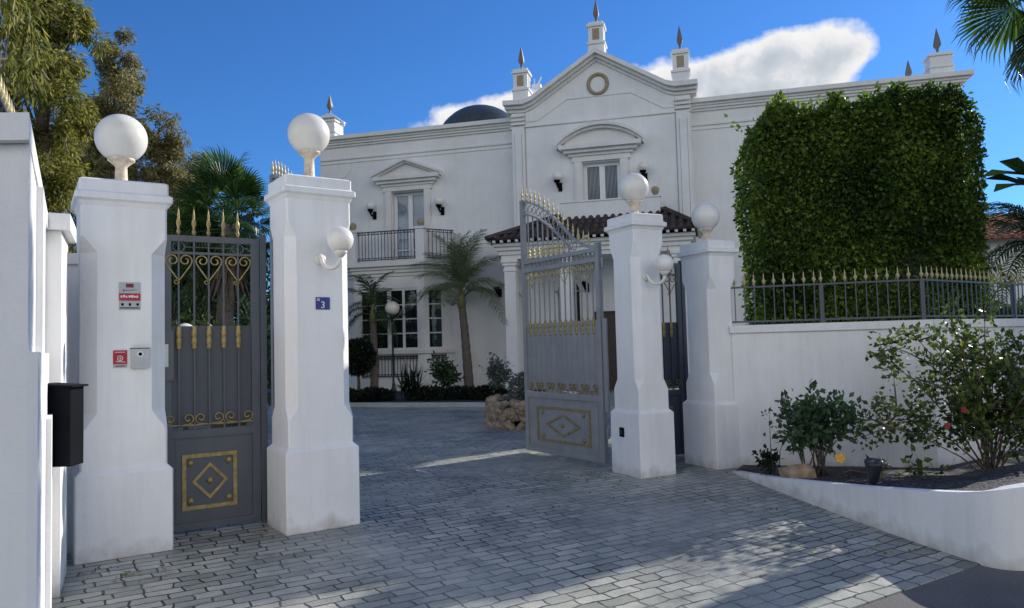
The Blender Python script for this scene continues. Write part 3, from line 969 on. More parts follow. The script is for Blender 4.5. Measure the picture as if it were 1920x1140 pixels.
# ================================================================== SIGNS, INTERCOM, MAILBOX, SMALL THINGS ON THE PILLARS
def face_thing(name, label, cat, corner, phi, s, z, inset):
    return thing(name, label, cat, on_face(corner, phi, s, z, -inset + 0.002), phi)
IN1 = 0.041
def flat(parent, name, mat, x0, x1, z0, z1, y0, y1=None):
    return MB().box(x0, x1, y0, y1 if y1 is not None else y0 + 0.004, z0, z1).build(name, mat, parent)
t = face_thing('alarm_sign', 'grey alarm notice with a crimson band on the pillar beside the mailbox', 'sign', C1, PHI1, 0.387, 2.072, IN1)
flat(t, 'plate', 'signgrey', -0.078, 0.078, -0.112, 0.112, -0.006, 0.0)
flat(t, 'emblem', 'dkred', -0.028, 0.028, 0.07, 0.10, -0.009, -0.0065)
flat(t, 'band', 'red', -0.078, 0.078, -0.038, 0.022, -0.009, -0.0065)
mb = MB()
sq = [(-0.046, 0.036), (-0.046, 0.056), (-0.036, 0.053), (-0.044, 0.046), (-0.030, 0.044), (-0.026, 0.050), (-0.018, 0.043), (-0.010, 0.050), (-0.002, 0.044), (0.008, 0.051), (0.014, 0.045), (0.024, 0.053), (0.030, 0.047), (0.042, 0.054)]
mb.tube([(x, -0.0075, z) for x, z in sq], 0.0022, 4)
mb.build('script_lettering', 'dkred', t)
mb = MB()
for i, w in enumerate((0.012, 0.014, 0.010, 0.022, 0.016, 0.020, 0.012)):
    x = -0.066 + i * 0.019
    mb.box(x, x + min(w, 0.016), -0.0115, -0.0095, -0.014 + 0.003 * (i % 2), 0.002 + 0.003 * ((i + 1) % 3))
mb.build('band_lettering', 'white', t)
mb = MB()
for x in (-0.062, -0.008, 0.048): mb.box(x, x + 0.018, -0.009, -0.0065, -0.078, -0.058)
mb.box(-0.07, 0.07, -0.009, -0.0065, -0.1, -0.092)
mb.build('icons', 'black', t)
t = face_thing('warning_sign', 'small red warning sign with a white round symbol left of the intercom', 'sign', C1, PHI1, 0.318, 1.565, IN1)
flat(t, 'plate', 'red', -0.05, 0.05, -0.042, 0.07, -0.006, 0.0)
flat(t, 'caption_strip', 'signgrey', -0.05, 0.05, -0.07, -0.043, -0.006, 0.0)
mb = MB(); mb.tube([(0.019 * math.cos(a), -0.008, 0.005 + 0.019 * math.sin(a)) for a in [2 * PI * i / 18 for i in range(19)]], 0.0035, 4)
mb.tube([(0.006, -0.008, 0.008), (-0.004, -0.008, 0.0)], 0.006, 4); mb.tube([(-0.04, -0.008, 0.054), (0.035, -0.008, 0.054)], 0.003, 4)
mb.tube([(-0.03, -0.008, -0.02), (0.04, -0.008, -0.026)], 0.003, 4)
mb.build('symbol', 'white', t)
mb = MB(); mb.box(-0.035, 0.035, -0.0085, -0.0065, -0.061, -0.053); mb.build('caption_lettering', 'dkred', t)
t = face_thing('intercom', 'square steel door intercom with a dark camera lens beside the red sign', 'intercom', C1, PHI1, 0.46, 1.565, IN1)
flat(t, 'housing', 'steel', -0.066, 0.066, -0.078, 0.078, -0.035, 0.0)
flat(t, 'rim', 'iron', -0.07, 0.07, 0.0785, 0.085, -0.04, 0.0)
o = MB().lathe([(0.024, 0), (0.024, 0.006), (0.019, 0.007)], n=18).build('lens_ring', 'white', t); o.location = (0.0, -0.035, 0.035); o.rotation_euler = (PI / 2, 0, 0)
o = MB().lathe([(0.015, 0), (0.014, 0.009), (0.002, 0.012)], n=18).build('lens', 'black', t); o.location = (0.0, -0.035, 0.035); o.rotation_euler = (PI / 2, 0, 0)
mb = MB()
for z in (-0.03, -0.043, -0.056): mb.box(-0.045, 0.045, -0.0375, -0.0352, z, z + 0.005)
mb.build('speaker_slots', 'signgrey', t)

t = face_thing('house_number_plate', 'small blue house number plate reading 3 on a white pillar', 'number plate', C2, PHI2, 0.362, 2.015, 0.041)
flat(t, 'plate', 'blue', -0.066, 0.066, -0.056, 0.056, -0.006, 0.0)
flat(t, 'crest', 'signgrey', -0.056, -0.03, 0.022, 0.046, -0.0085, -0.0062)
fc = bpy.data.curves.new('numeral', 'FONT'); fc.body = '3'; fc.size = 0.088; fc.extrude = 0.001; fc.align_x = 'CENTER'
fc.materials.append(M['white'])
tmp = bpy.data.objects.new('numeral', fc); nm = bpy.data.meshes.new_from_object(tmp); bpy.data.objects.remove(tmp)
o = bpy.data.objects.new('numeral', nm); COL.objects.link(o); o.parent = t; o.location = (0.0, -0.0075, -0.043); o.rotation_euler = (PI / 2, 0, 0)

t = thing('wall_socket', 'small black photocell socket low on the gate side of a white pillar', 'socket', (C3[0] - math.sin(PHI3) * 0.35 - math.cos(PHI3) * 0.001, C3[1] + math.cos(PHI3) * 0.35 - math.sin(PHI3) * 0.001, 0.505), PHI3)
MB().box(-0.016, 0.0, -0.04, 0.04, -0.055, 0.055).build('housing', 'black', t)
MB().box(-0.021, -0.0165, -0.022, 0.022, -0.025, 0.025).build('lens', 'iron', t)

# ---- mailbox on the left wall
t = thing('mailbox', 'black sheet metal mailbox hung on the white wall at the far left', 'mailbox', (-2.905, 4.62, 0.93), 0.0)
MB().box(0.03, 0.20, -0.05, 0.09, 0.0, 0.49).build('case', 'black', t)
mb = MB(); mb.prism([(0.02, 0.493), (0.225, 0.479), (0.225, 0.490), (0.02, 0.506)], -0.07, 0.10); mb.build('lid', 'black', t)
mb = MB(); mb.box(-0.04, 0.0299, -0.02, 0.06, 0.1, 0.4); mb.build('wall_bracket', 'black', t)

# ================================================================== LEFT STREET WALL
t = thing('street_wall', 'tall white rendered wall with a moulded coping at the left edge of the picture', 'wall', (0, 0, 0))
A = (-1.916, 2.95); B = (-3.155, 5.02)
mb = MB()
# body (polygon prism in plan)
def plan_prism(mb, poly, z0, z1):
    n = len(poly)
    mb.add([(x, y, z0) for x, y in poly] + [(x, y, z1) for x, y in poly],
           [tuple(range(n - 1, -1, -1)), tuple(range(n, 2 * n))] + [(i, (i + 1) % n, n + (i + 1) % n, n + i) for i in range(n)])
plan_prism(mb, [(-6.5, 2.75), A, B, (-3.06, 5.06), (-3.35, 5.62), (-7.2, 5.2)], -0.05, 2.452)
mb.build('wall_body', 'plaster', t)
mb = MB()
ab = ((B[0] - A[0]), (B[1] - A[1]))
def on_ab(u): return (A[0] + ab[0] * u, A[1] + ab[1] * u)
# raised plinth and pilaster mouldings on the gate side
mb.obox(on_ab(0.0), on_ab(0.97), -0.04, 1.62, 0.035, 0.0)
mb.obox(on_ab(0.36), on_ab(0.56), 1.62, 2.45, 0.03, 0.0)
mb.obox(on_ab(0.60), on_ab(0.80), -0.03, 1.25, 0.062, -0.035)
mb.build('plinth_moulding', 'plaster', t)
mb = MB()
plan_prism(mb, [(-6.6, 2.69), (-1.885, 2.90), (-3.10, 4.97), (-2.985, 5.03), (-3.31, 5.66), (-7.3, 5.25)], 2.455, 2.565)
mb.build('coping', 'plaster', t)
t = thing('side_wall_stub', 'short white wall stub filling the gap left of the signed pillar', 'wall', (0, 0, 0))
mb = MB(); mb.obox((-4.6, 5.98), (-3.44, 6.22), -0.05, 2.36, 0.0, 0.2); mb.build('wall_body', 'plaster', t)
mb = MB(); mb.obox((-4.65, 5.965), (-3.45, 6.215), 2.361, 2.45, 0.03, 0.22); mb.build('coping', 'plaster', t)

# ---- railings: thing > post, rail, bar, spear_tip
ME_ftip = MB().lathe([(0.007, 0), (0.008, 0.02), (0.024, 0.055), (0.020, 0.068), (0.008, 0.085), (0.006, 0.13), (0.001, 0.165)], n=8).mesh('spear_tip', 'gold_pale', True)
def railing(label, p0, p1, zb, zr0, zr1, n, posts, tips=True, group=None, mat='gate'):
    t = thing('railing', label, 'railing', (p0[0], p0[1], zb), math.atan2(p1[1] - p0[1], p1[0] - p0[0]), group)
    Lr = math.hypot(p1[0] - p0[0], p1[1] - p0[1])
    for z in (zr0, zr1):
        MB().box(0, Lr, -0.013, 0.013, z - zb - 0.011, z - zb + 0.011).build('rail', mat, t)
    bar = MB().box(-0.006, 0.006, -0.006, 0.006, zr0 - zb + 0.011, zr1 - zb - 0.011).mesh('bar', mat)
    post = MB().box(-0.023, 0.023, -0.023, 0.023, 0, zr1 - zb + 0.012).mesh('post', mat)
    for i in range(n):
        x = Lr * (i + 0.5) / n
        isp = any(abs(x - q) < Lr / n * 0.55 for q in posts)
        if not isp: add_mesh('bar', bar, t, (x, 0, 0))
        if tips and not isp: add_mesh('spear_tip', ME_ftip, t, (x, 0, zr1 - zb + 0.011))
    for q in posts:
        add_mesh('post', post, t, (q, 0, 0))
        if tips: add_mesh('spear_tip', ME_ftip, t, (q, 0, zr1 - zb + 0.012))
    return t
railing('spiked railing on top of the tall street wall at the far left', (-2.45, 3.35), (-3.30, 4.95), 2.565, 2.66, 3.07, 15, [], True, None, 'iron')
railing('scrap of dark railing behind the wall stub by the signed pillar', (-4.5, 6.25), (-3.5, 6.46), 2.45, 2.47, 2.66, 9, [0.9], False, None, 'iron')

# ================================================================== RIGHT GARDEN WALL, RAILINGS, PLANTER
G0, G1, G2 = (2.74, 9.36), (4.90, 8.77), (9.6, 11.9)
t = thing('garden_wall', 'low white garden wall behind the planter shrubs, under the gold tipped railing', 'wall', (0, 0, 0))
mb = MB(); mb.obox(G0, G1, -0.05, 1.66, 0.0, 0.22); mb.obox((4.895, 8.772), G2, -0.05, 1.655, 0.0, 0.22); mb.build('wall_body', 'plaster', t)
mb = MB(); mb.obox((2.72, 9.365), (4.925, 8.763), 1.662, 1.755, 0.03, 0.25); mb.obox((4.915, 8.765), G2, 1.656, 1.757, 0.028, 0.25); mb.build('coping', 'plaster', t)
def inset(p0, p1, d):
    dx, dy = p1[0] - p0[0], p1[1] - p0[1]; l = math.hypot(dx, dy)
    return (p0[0] - dy / l * d, p0[1] + dx / l * d), (p1[0] - dy / l * d, p1[1] + dx / l * d)
a, b = inset(G0, G1, 0.11)
railing('gold tipped grey railing on the garden wall, in front of the ivy tower', a, b, 1.756, 1.80, 2.235, 19, [1.08, 2.20], True, 'railings on the garden wall')
a, b = inset(G1, G2, 0.11)
a = (a[0] + 0.11, a[1] + 0.07)
railing('gold tipped grey railing receding on the garden wall past the corner post', a, b, 1.757, 1.80, 2.235, 46, [2.3, 4.6], True, 'railings on the garden wall')

path = [(2.56, 8.98, 0.02), (2.665, 8.1, 0.105), (2.769, 7.39, 0.19), (2.87, 6.75, 0.27), (2.966, 6.18, 0.345), (3.06, 5.72, 0.41), (3.14, 5.38, 0.46), (3.19, 5.20, 0.50), (3.30, 5.10, 0.53), (3.55, 5.07, 0.565), (4.5, 5.12, 0.585), (6.8, 5.3, 0.60)]
t = thing('planter', 'curved white planter wall rising beside the driveway, filled with dark gravel', 'planter', (0, 0, 0))
raw_path = path
for _ in range(3):
    q = [path[0]]
    for a, b in zip(path, path[1:]):
        q.append(tuple(a[k] * .75 + b[k] * .25 for k in range(3))); q.append(tuple(a[k] * .25 + b[k] * .75 for k in range(3)))
    path = q + [path[-1]]
mb = MB(); n = len(path); th_ = 0.13
vs = []
for i, (x, y, z) in enumerate(path):
    a = path[max(0, i - 1)]; b = path[min(n - 1, i + 1)]
    dx, dy = b[0] - a[0], b[1] - a[1]; l = math.hypot(dx, dy); nx, ny = -dy / l, dx / l
    vs += [(x, y, -0.06), (x, y, z - 0.012), (x + nx * 0.012, y + ny * 0.012, z), (x + nx * (th_ - 0.012), y + ny * (th_ - 0.012), z), (x + nx * th_, y + ny * th_, z - 0.012), (x + nx * th_, y + ny * th_, -0.06)]
fs = []
for i in range(n - 1):
    for k in range(6):
        k2 = (k + 1) % 6
        fs.append((i * 6 + k, i * 6 + k2, i * 6 + 6 + k2, i * 6 + 6 + k))
fs += [(0, 1, 2, 3, 4, 5)]
mb.add(vs, [f[::-1] for f in fs]); mb.build('planter_wall', 'plaster', t)
# gravel bed between planter wall and garden wall
path = raw_path; n = len(path)
rows = 16; mb = MB(); vs = []
wallpts = [(2.80, 9.34), (2.9, 9.31), (3.1, 9.26), (3.35, 9.19), (3.6, 9.12), (3.9, 9.04), (4.2, 8.96), (4.5, 8.88), (4.9, 8.77), (5.3, 9.03), (6.2, 9.63), (8.4, 11.1)]
for i in range(n):
    a = Vector((path[i][0], path[i][1], path[i][2] - 0.05)); w = Vector((*wallpts[i], 0.03))
    tdir = (w - a); tdir.z = 0; tdir.normalize(); a = a + tdir * 0.10
    for j in range(rows):
        u = j / (rows - 1); p = a.lerp(w, u)
        z = a.z + (w.z - a.z) * u + (0.018 * math.sin(7 * p.x + 5 * p.y) if 0 < j < rows - 1 else 0)
        vs.append((p.x, p.y, z))
fs = [(i * rows + j, (i + 1) * rows + j, (i + 1) * rows + j + 1, i * rows + j + 1) for i in range(n - 1) for j in range(rows - 1)]
mb.add(vs, fs); struct(mb.build('soil', 'soil', None, True))

def rock_mesh(name, rx, ry, rz, seed, mat='rock', sub=3, amp=0.22):
    bm = bmesh.new(); bmesh.ops.create_icosphere(bm, subdivisions=sub, radius=1)
    rd = random.Random(seed); ph = [rd.uniform(0, 6) for _ in range(6)]
    pl = [Vector((rd.gauss(0, 1), rd.gauss(0, 1), rd.gauss(0, 1))).normalized() for _ in range(9)]
    for v in bm.verts:
        c = v.co.normalized()
        d = 1 + amp * 0.5 * math.sin(3 * c.x + ph[0]) * math.sin(3 * c.y + ph[1]) + amp * 0.3 * math.sin(7 * c.z + ph[2]) * math.sin(6 * c.x + ph[3])
        for q in pl:
            k = c.dot(q)
            if k * d > 0.72: d = min(d, 0.72 / k)
        v.co = Vector((c.x * d * rx, c.y * d * ry, c.z * d * rz))
    me = bpy.data.meshes.new(name); bm.to_mesh(me); bm.free(); me.materials.append(M[mat])
    return me
M['tanrock'] = simple('tan_rock', (0.33, 0.24, 0.155), 0.95, 0, 0.4, 9.0, 0.8, 24)
o = add_mesh('rock', rock_mesh('rock', 0.23, 0.16, 0.17, 3, 'tanrock', 2, 0.3), None, (2.95, 7.9, 0.13)); tag(o, 'tan angular rock at the planter edge near the garden wall pillar', 'rock')
o = add_mesh('stone_slab', rock_mesh('stone_slab', 0.52, 0.30, 0.05, 8), None, (4.02, 7.55, 0.17)); o.rotation_euler = (0, 0, R(-12)); tag(o, 'flat pale stone slab lying on the gravel between the two shrubs', 'stone slab')
t = thing('garden_spotlight', 'small black spike spotlight standing in the planter gravel', 'spotlight', (3.12, 6.62, 0.22), R(20))
o = MB().lathe([(0.012, 0), (0.018, 0.05), (0.04, 0.09), (0.072, 0.24), (0.076, 0.27), (0.062, 0.268)], n=18).build('lamp_head', 'spot', t, True); o.location = (0, 0, 0.015); o.rotation_euler = (R(10), R(-6), 0)
MB().lathe([(0.004, -0.12), (0.012, 0.0), (0.012, 0.05)], n=8).build('ground_spike', 'spot', t)
mb = MB(); hp = [(3.35 + 0.12 * i, 7.75 + 0.10 * math.sin(i * 1.1), 0.19 - 0.004 * i + 0.012 * math.sin(i * 2.3)) for i in range(12)]
tag(mb.tube(hp, 0.011, 6).build('irrigation_hose', 'hose', None, True), 'brown irrigation hose lying along the planter bed', 'hose')

# ================================================================== HOUSE (local x along the front, y into the house)
HOUSE = thing('villa', 'large white two storey villa with a pedimented centre bay, finials and balconies', 'house', (-5.851, 27.489, 0), R(-14.3))
hp_ = HOUSE
# ---- main walls
mb = MB()
DOOR = (1.62, 2.86, 4.72, 7.25)
mb.wallholes(-1.27, 6.4, -0.05, 9.22, [DOOR], 0.0, 0.36)
mb.wallholes(12.3, 20.38, -0.05, 9.22, [], 0.0, 0.36)
mb.box(-1.27, 20.38, 0.361, 12.0, -0.05, 9.21)
mb.build('wall', 'house', hp_)
BW = (8.77, 10.0, 6.0, 7.58)
NI = (7.78, 8.52, 2.25, 3.3)
ED = (8.95, 10.15, 0.0, 2.6)
BY = -0.6
mb = MB(); mb.wallholes(6.35, 12.35, -0.05, 9.2, [BW, NI, ED], BY, -0.25)
mb.box(6.352, 12.348, -0.249, 0.36, -0.05, 9.195)
gab = [(6.35, 9.2), (12.35, 9.2), (12.35, 9.6), (11.8, 9.6), (9.33, 11.04), (6.87, 9.56), (6.35, 9.56)]
mb.prism(gab, BY, 1.2)
mb.build('centre_bay', 'house', hp_)
# ---- cornices
for x0, x1 in ((-1.27, 6.35), (12.35, 20.38)):
    mb = MB()
    e0 = 0.26 if x0 < 0 else 0; e1 = 0.3 if x1 > 20 else 0
    for z0, z1, d in ((9.12, 9.20, 0.06), (9.201, 9.28, 0.12), (9.281, 9.36, 0.17), (9.361, 9.50, 0.27)):
        mb.box(x0 - e0 * d / .27, x1 + e1 * d / .27, -d, 0.4, z0, z1)
    mb.box(x0, x1 - 0.01, 0.4, 0.5, 9.21, 9.42)
    mb.build('cornice', 'trim', hp_)
gl = [(6.12, 9.57), (6.82, 9.54), (7.12, 9.64), (9.33, 11.03), (11.58, 9.68), (11.85, 9.59), (12.6, 9.59)]
mb = MB()
for d0, d1, y in ((-0.03, 0.075, 0.06), (0.076, 0.18, 0.17), (0.181, 0.335, 0.31)):
    k = 1 - (0.32 - y) * 0.55
    poly = [(9.35 + (x - 9.35) * (1 if 6.5 < x < 12.2 else 1 - (0.32 - y) * 0.075), z) for x, z in gl]
    mb.band(poly, d0, d1, BY - y, 0.9)
mb.build('pediment_cornice', 'trim', hp_)
# ---- moulding lines
mb = MB()
for x0, x1 in ((-1.25, 6.36), (12.36, 20.3)):
    mb.box(x0, x1, -0.045, 0.0, 8.64, 8.70); mb.box(x0, x1, -0.028, 0.0, 8.50, 8.535)
mb.box(6.30, 12.4, BY - 0.05, BY, 8.985, 9.03)
mb.band([(6.75, 9.17), (7.25, 9.17), (8.3, 9.80), (10.45, 9.80), (11.5, 9.17), (12.3, 9.17)], 0, 0.032, BY - 0.025, BY)
arc = [(-0.55 + 0.6 * math.cos(a), 8.50 + 0.6 * math.sin(a)) for a in [-PI / 2 + PI / 2 * i / 10 for i in range(11)]]
mb.band(arc, 0, 0.03, -0.02, 0.0)
mb.build('string_course', 'trim', hp_)
for x0, x1 in ((6.37, 6.80), (11.88, 12.31)):
    mb = MB()
    mb.box(x0, x1, BY - 0.06, BY, 4.2, 8.98)
    mb.box(x0 + 0.10, x1 - 0.10, BY - 0.085, BY - 0.06, 4.6, 8.75)
    for z in (9.08, 9.22, 9.36): mb.box(x0 - 0.03, x1 + 0.03, BY - 0.10, BY, z, z + 0.06)
    pil = mb.build('pilaster', 'house', hp_)
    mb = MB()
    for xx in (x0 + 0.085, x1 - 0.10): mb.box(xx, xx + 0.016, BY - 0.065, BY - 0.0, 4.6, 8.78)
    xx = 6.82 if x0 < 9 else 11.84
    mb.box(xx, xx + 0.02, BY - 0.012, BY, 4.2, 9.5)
    mb.build('groove', 'groove', pil)  # thin dark strips, dust and groove shade in their colour
mb = MB()
mb.tube([(9.36 + 0.315 * math.cos(a), BY - 0.015, 10.22 + 0.33 * math.sin(a)) for a in [2 * PI * i / 36 for i in range(37)]], 0.062, 8)
mb.build('ring_ornament', 'ochre', hp_, True)

# ---- openings
def casement(name, parent, x0, x1, z0, z1, y, glass, leaves=2, rows=1, fr=0.07, door=False, curtain=False):
    mb = MB()
    mb.box(x0, x1, y - 0.04, y + 0.02, z1 - fr, z1); mb.box(x0, x1, y - 0.04, y + 0.02, z0, z0 + fr)
    mb.box(x0, x0 + fr, y - 0.038, y + 0.018, z0 + fr, z1 - fr); mb.box(x1 - fr, x1, y - 0.038, y + 0.018, z0 + fr, z1 - fr)
    for i in range(1, leaves):
        x = x0 + (x1 - x0) * i / leaves
        mb.box(x - fr * 0.85, x + fr * 0.85, y - 0.045, y + 0.015, z0 + fr, z1 - fr)
    f = mb.build(name, 'white_frame', parent)
    w = (x1 - x0) / leaves
    for i in range(leaves):
        MB().box(x0 + w * i + fr * 0.8, x0 + w * (i + 1) - fr * 0.8, y + 0.0, y + 0.008, z0 + fr * 0.9, z1 - fr * 0.9).build('pane', glass, f)
        if rows > 1:
            m2 = MB()
            for k in range(1, rows):
                zz = z0 + fr + (z1 - z0 - 2 * fr) * k / rows
                m2.box(x0 + w * i + fr, x0 + w * (i + 1) - fr, y - 0.02, y - 0.001, zz - 0.018, zz + 0.018)
            m2.build('glazing_bar', 'white_frame', f)
    return f
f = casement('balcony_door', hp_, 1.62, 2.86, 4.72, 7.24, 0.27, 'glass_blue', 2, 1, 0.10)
mb = MB(); mb.box(1.72, 2.76, 0.20, 0.225, 5.10, 5.16); mb.build('lock_rail', 'white_frame', f)
# surround with pediment
mb = MB()
for x0, x1 in ((1.36, 1.60), (2.88, 3.12)):
    mb.box(x0, x1, -0.09, 0.0, 4.70, 7.28); mb.box(x0 + 0.05, x1 - 0.05, -0.115, -0.09, 4.9, 7.18)
mb.box(1.30, 3.18, -0.10, 0.0, 7.281, 7.45)
for z0, z1, d, e in ((7.451, 7.55, 0.14, 0.0), (7.551, 7.66, 0.24, 0.12), (7.661, 7.80, 0.34, 0.24)):
    mb.box(1.22 - e, 3.26 + e, -d, 0.0, z0, z1)
mb.prism([(1.1, 7.801), (3.38, 7.801), (2.24, 8.25)], -0.14, 0.0)
pl = [(0.92, 7.80), (2.24, 8.33), (3.56, 7.80)]
mb.band(pl, 0.001, 0.09, -0.36, 0.0); mb.band(pl, -0.07, 0.0, -0.26, 0.0)
mb.build('door_surround', 'trim', hp_)
f = casement('window', hp_, BW[0], BW[1], BW[2], BW[3], BY + 0.2, 'glass_dark', 2, 1, 0.11)
mb = MB()
for i in range(2):
    xx0 = BW[0] + 0.1 + i * 0.615
    for k in range(9):
        x = xx0 + 0.02 + k * 0.045
        mb.tube([(x, BY + 0.185 + 0.0 * (k % 2), BW[2] + 0.1), (x, BY + 0.185, BW[3] - 0.1)], 0.013, 5)
mb.build('curtain', 'curtain', f, True)
mb = MB()
for x0, x1 in ((8.49, 8.75), (10.02, 10.28)):
    mb.box(x0, x1, BY - 0.09, BY, 5.7, 7.62); mb.box(x0 + 0.06, x1 - 0.06, BY - 0.115, BY - 0.09, 5.9, 7.5)
mb.box(8.42, 10.36, BY - 0.10, BY, 7.621, 7.80)
for z0, z1, d, e in ((7.801, 7.90, 0.15, 0.0), (7.901, 8.01, 0.26, 0.14), (8.011, 8.15, 0.38, 0.28)):
    mb.box(8.30 - e, 10.46 + e, BY - d, BY, z0, z1)
hw, rise = 1.45, 0.60
rad = (hw * hw + rise * rise) / (2 * rise)
arcp = []
for i in range(17):
    x = -hw + 2 * hw * i / 16
    arcp.append((9.37 + x, 8.15 + math.sqrt(max(0, rad * rad - x * x)) - (rad - rise)))
mb.band(arcp, 0.001, 0.10, BY - 0.38, BY); mb.band(arcp, -0.09, 0.0, BY - 0.27, BY)
mb.prism([(9.37 - hw + .2, 8.151), (9.37 + hw - .2, 8.151)] + [(x, z - 0.05) for x, z in arcp[::-1][2:-2]], BY - 0.14, BY)
mb.build('window_surround', 'trim', hp_)
# arched niche window behind the open leaf, entrance door
mb = MB(); mb.box(NI[0] + .0, NI[1], BY + 0.16, BY + 0.17, NI[2], NI[3]); f = mb.build('arched_window', 'glass_dark', hp_)
mb = MB()
arcn = [(8.15 + 0.37 * math.cos(a), 3.3 + 0.37 * math.sin(a)) for a in [PI - PI * i / 14 for i in range(15)]]
mb.prism([(x, z + 0.002) for x, z in arcn[::-1]][::1], BY - 0.02, BY - 0.004)
mb.build('fanlight', 'glass_dark', f)
mb = MB(); mb.box(7.70, 8.60, BY - 0.05, BY - 0.004, 3.27, 3.33); mb.box(7.55, 8.75, BY - 0.12, BY - 0.004, 2.16, 2.25); mb.box(8.12, 8.18, BY + 0.1, BY + 0.155, 2.25, 3.3)
mb.build('sill', 'ochre', f)
mb = MB(); mb.box(ED[0], ED[1], BY + 0.15, BY + 0.20, 0.0, 2.6)
for k in range(2):
    for z0, z1 in ((0.25, 1.1), (1.3, 2.4)): mb.box(ED[0] + 0.1 + 0.6 * k, ED[0] + 0.5 + 0.6 * k, BY + 0.13, BY + 0.149, z0, z1)
mb.build('entrance_door', 'wood', hp_)
# ---- canted bay window carrying the balcony
Q = [(-0.35, 0.0), (0.42, -0.78), (3.08, -0.78), (3.86, 0.0)]
def along(p, q, u): return (p[0] + (q[0] - p[0]) * u, p[1] + (q[1] - p[1]) * u)
def bayband(mb, z0, z1, out):
    # closed prism following the bay outline, grown by out
    k = out * 0.414
    poly = [(Q[0][0] - out * 1.414, 0.0), (Q[1][0] - k, Q[1][1] - out), (Q[2][0] + k, Q[2][1] - out), (Q[3][0] + out * 1.414, 0.0)]
    plan_prism(mb, poly[::1], z0, z1)
mb = MB()
bayband(mb, -0.05, 0.5, 0.03); bayband(mb, 0.501, 1.36, -0.08); bayband(mb, 3.66, 4.22, 0.0)
mb.obox(along(Q[1], Q[2], 0), along(Q[1], Q[2], 0.10), 0.501, 1.36, 0.0, 0.1); mb.obox(along(Q[1], Q[2], 0.90), Q[2], 0.501, 1.36, 0.0, 0.1)
mb.obox(along(Q[2], Q[3], 0.0), along(Q[2], Q[3], 0.22), 0.501, 1.36, 0.0, 0.1); mb.obox(along(Q[2], Q[3], 0.75), Q[3], 0.501, 1.36, 0.0, 0.1)
mb.obox(Q[0], Q[1], 0.501, 1.36, 0.0, 0.1)
for p, q, u0, u1 in ((Q[1], Q[2], 0.0, 0.09), (Q[1], Q[2], 0.91, 1.0), (Q[2], Q[3], 0.0, 0.14), (Q[2], Q[3], 0.66, 1.0), (Q[0], Q[1], 0.0, 1.0)):
    mb.obox(along(p, q, u0), along(p, q, u1), 1.5, 3.659, 0.0, 0.12)
mb.build('bay_window_wall', 'house', hp_)
mb = MB(); bayband(mb, 1.361, 1.50, 0.07); mb.build('bay_sill', 'trim', hp_)
mb = MB(); bayband(mb, 4.10, 4.16, 0.04); bayband(mb, 4.221, 4.34, 0.08); bayband(mb, 4.341, 4.45, 0.14); bayband(mb, 4.451, 4.62, 0.24)
mb.build('balcony_slab', 'trim', hp_)
def bay_window(p, q, u0, u1, leaves, name='window'):
    a, b = along(p, q, u0), along(p, q, u1)
    z0, z1, fr = 1.501, 3.658, 0.07
    mb = MB()
    Lw = math.hypot(b[0] - a[0], b[1] - a[1])
    def sub(s0, s1): return along(a, b, s0 / Lw), along(a, b, s1 / Lw)
    mb.obox(a, b, z0, z0 + fr, -0.03, 0.09); mb.obox(a, b, z1 - fr, z1, -0.03, 0.09)
    for i in range(leaves + 1):
        c = Lw * i / leaves; w = 0.075 if (leaves > 2 and i == leaves // 2) else 0.045
        s0, s1 = max(0, c - w), min(Lw, c + w)
        mb.obox(*sub(s0, s1), z0 + fr, z1 - fr, -0.032, 0.088)
    f = mb.build(name, 'white_frame', hp_)
    for i in range(leaves):
        s0, s1 = Lw * i / leaves + 0.05, Lw * (i + 1) / leaves - 0.05
        MB().obox(*sub(s0, s1), z0 + fr, z1 - fr, -0.06, 0.066).build('pane', 'glass_dark', f)
        m2 = MB()
        for k in range(1, 4):
            zz = z0 + fr + (z1 - z0 - 2 * fr) * k / 4
            m2.obox(*sub(s0, s1), zz - 0.02, zz + 0.02, -0.04, 0.058)
        m2.build('glazing_bar', 'white_frame', f)
    return f
bay_window(Q[1], Q[2], 0.09, 0.91, 4)
bay_window(Q[2], Q[3], 0.14, 0.66, 1)
def iron_rail(name, p, q, z0, z1, n, out, parent, band=0.10, motif=False):
    mb = MB()
    mb.obox(p, q, z1 - 0.035, z1, out + 0.015, -out + 0.015)
    mb.obox(p, q, z1 - band - 0.02, z1 - band, out + 0.010, -out + 0.010)
    mb.obox(p, q, z0, z0 + 0.03, out + 0.012, -out + 0.012); mb.obox(p, q, z0 + band * .8, z0 + band * .8 + 0.018, out + 0.010, -out + 0.010)
    Lr = math.hypot(q[0] - p[0], q[1] - p[1])
    for i in range(n):
        u = (i + 0.5) / n
        mb.obox(along(p, q, u - 0.009 / Lr), along(p, q, u + 0.009 / Lr), z0 + 0.03, z1 - 0.035, out + 0.008, -out + 0.008)
    dx, dy = (q[0] - p[0]) / Lr, (q[1] - p[1]) / Lr
    m = max(3, int(Lr / 0.16))
    for i in range(m):
        c = along(p, q, (i + 0.5) / m)
        for zc in (z1 - band * 0.6, z0 + band * 0.5):
            mb.tube([(c[0] + dx * 0.05 * math.cos(a) + dy * out, c[1] + dy * 0.05 * math.cos(a) - dx * out, zc + band * 0.33 * math.sin(a)) for a in [2 * PI * k / 10 for k in range(11)]], 0.009, 4)
    return mb.build(name, 'iron', parent)
iron_rail('balcony_railing', (0.62, -0.86), (2.85, -0.86), 4.68, 5.72, 18, 0.0, hp_)
iron_rail('balcony_railing', (3.22, -0.78), (3.95, -0.05), 4.68, 5.72, 7, 0.0, hp_)
iron_rail('window_grille', along(Q[1], Q[2], 0.10), along(Q[1], Q[2], 0.90), 0.56, 1.30, 18, 0.0, hp_)
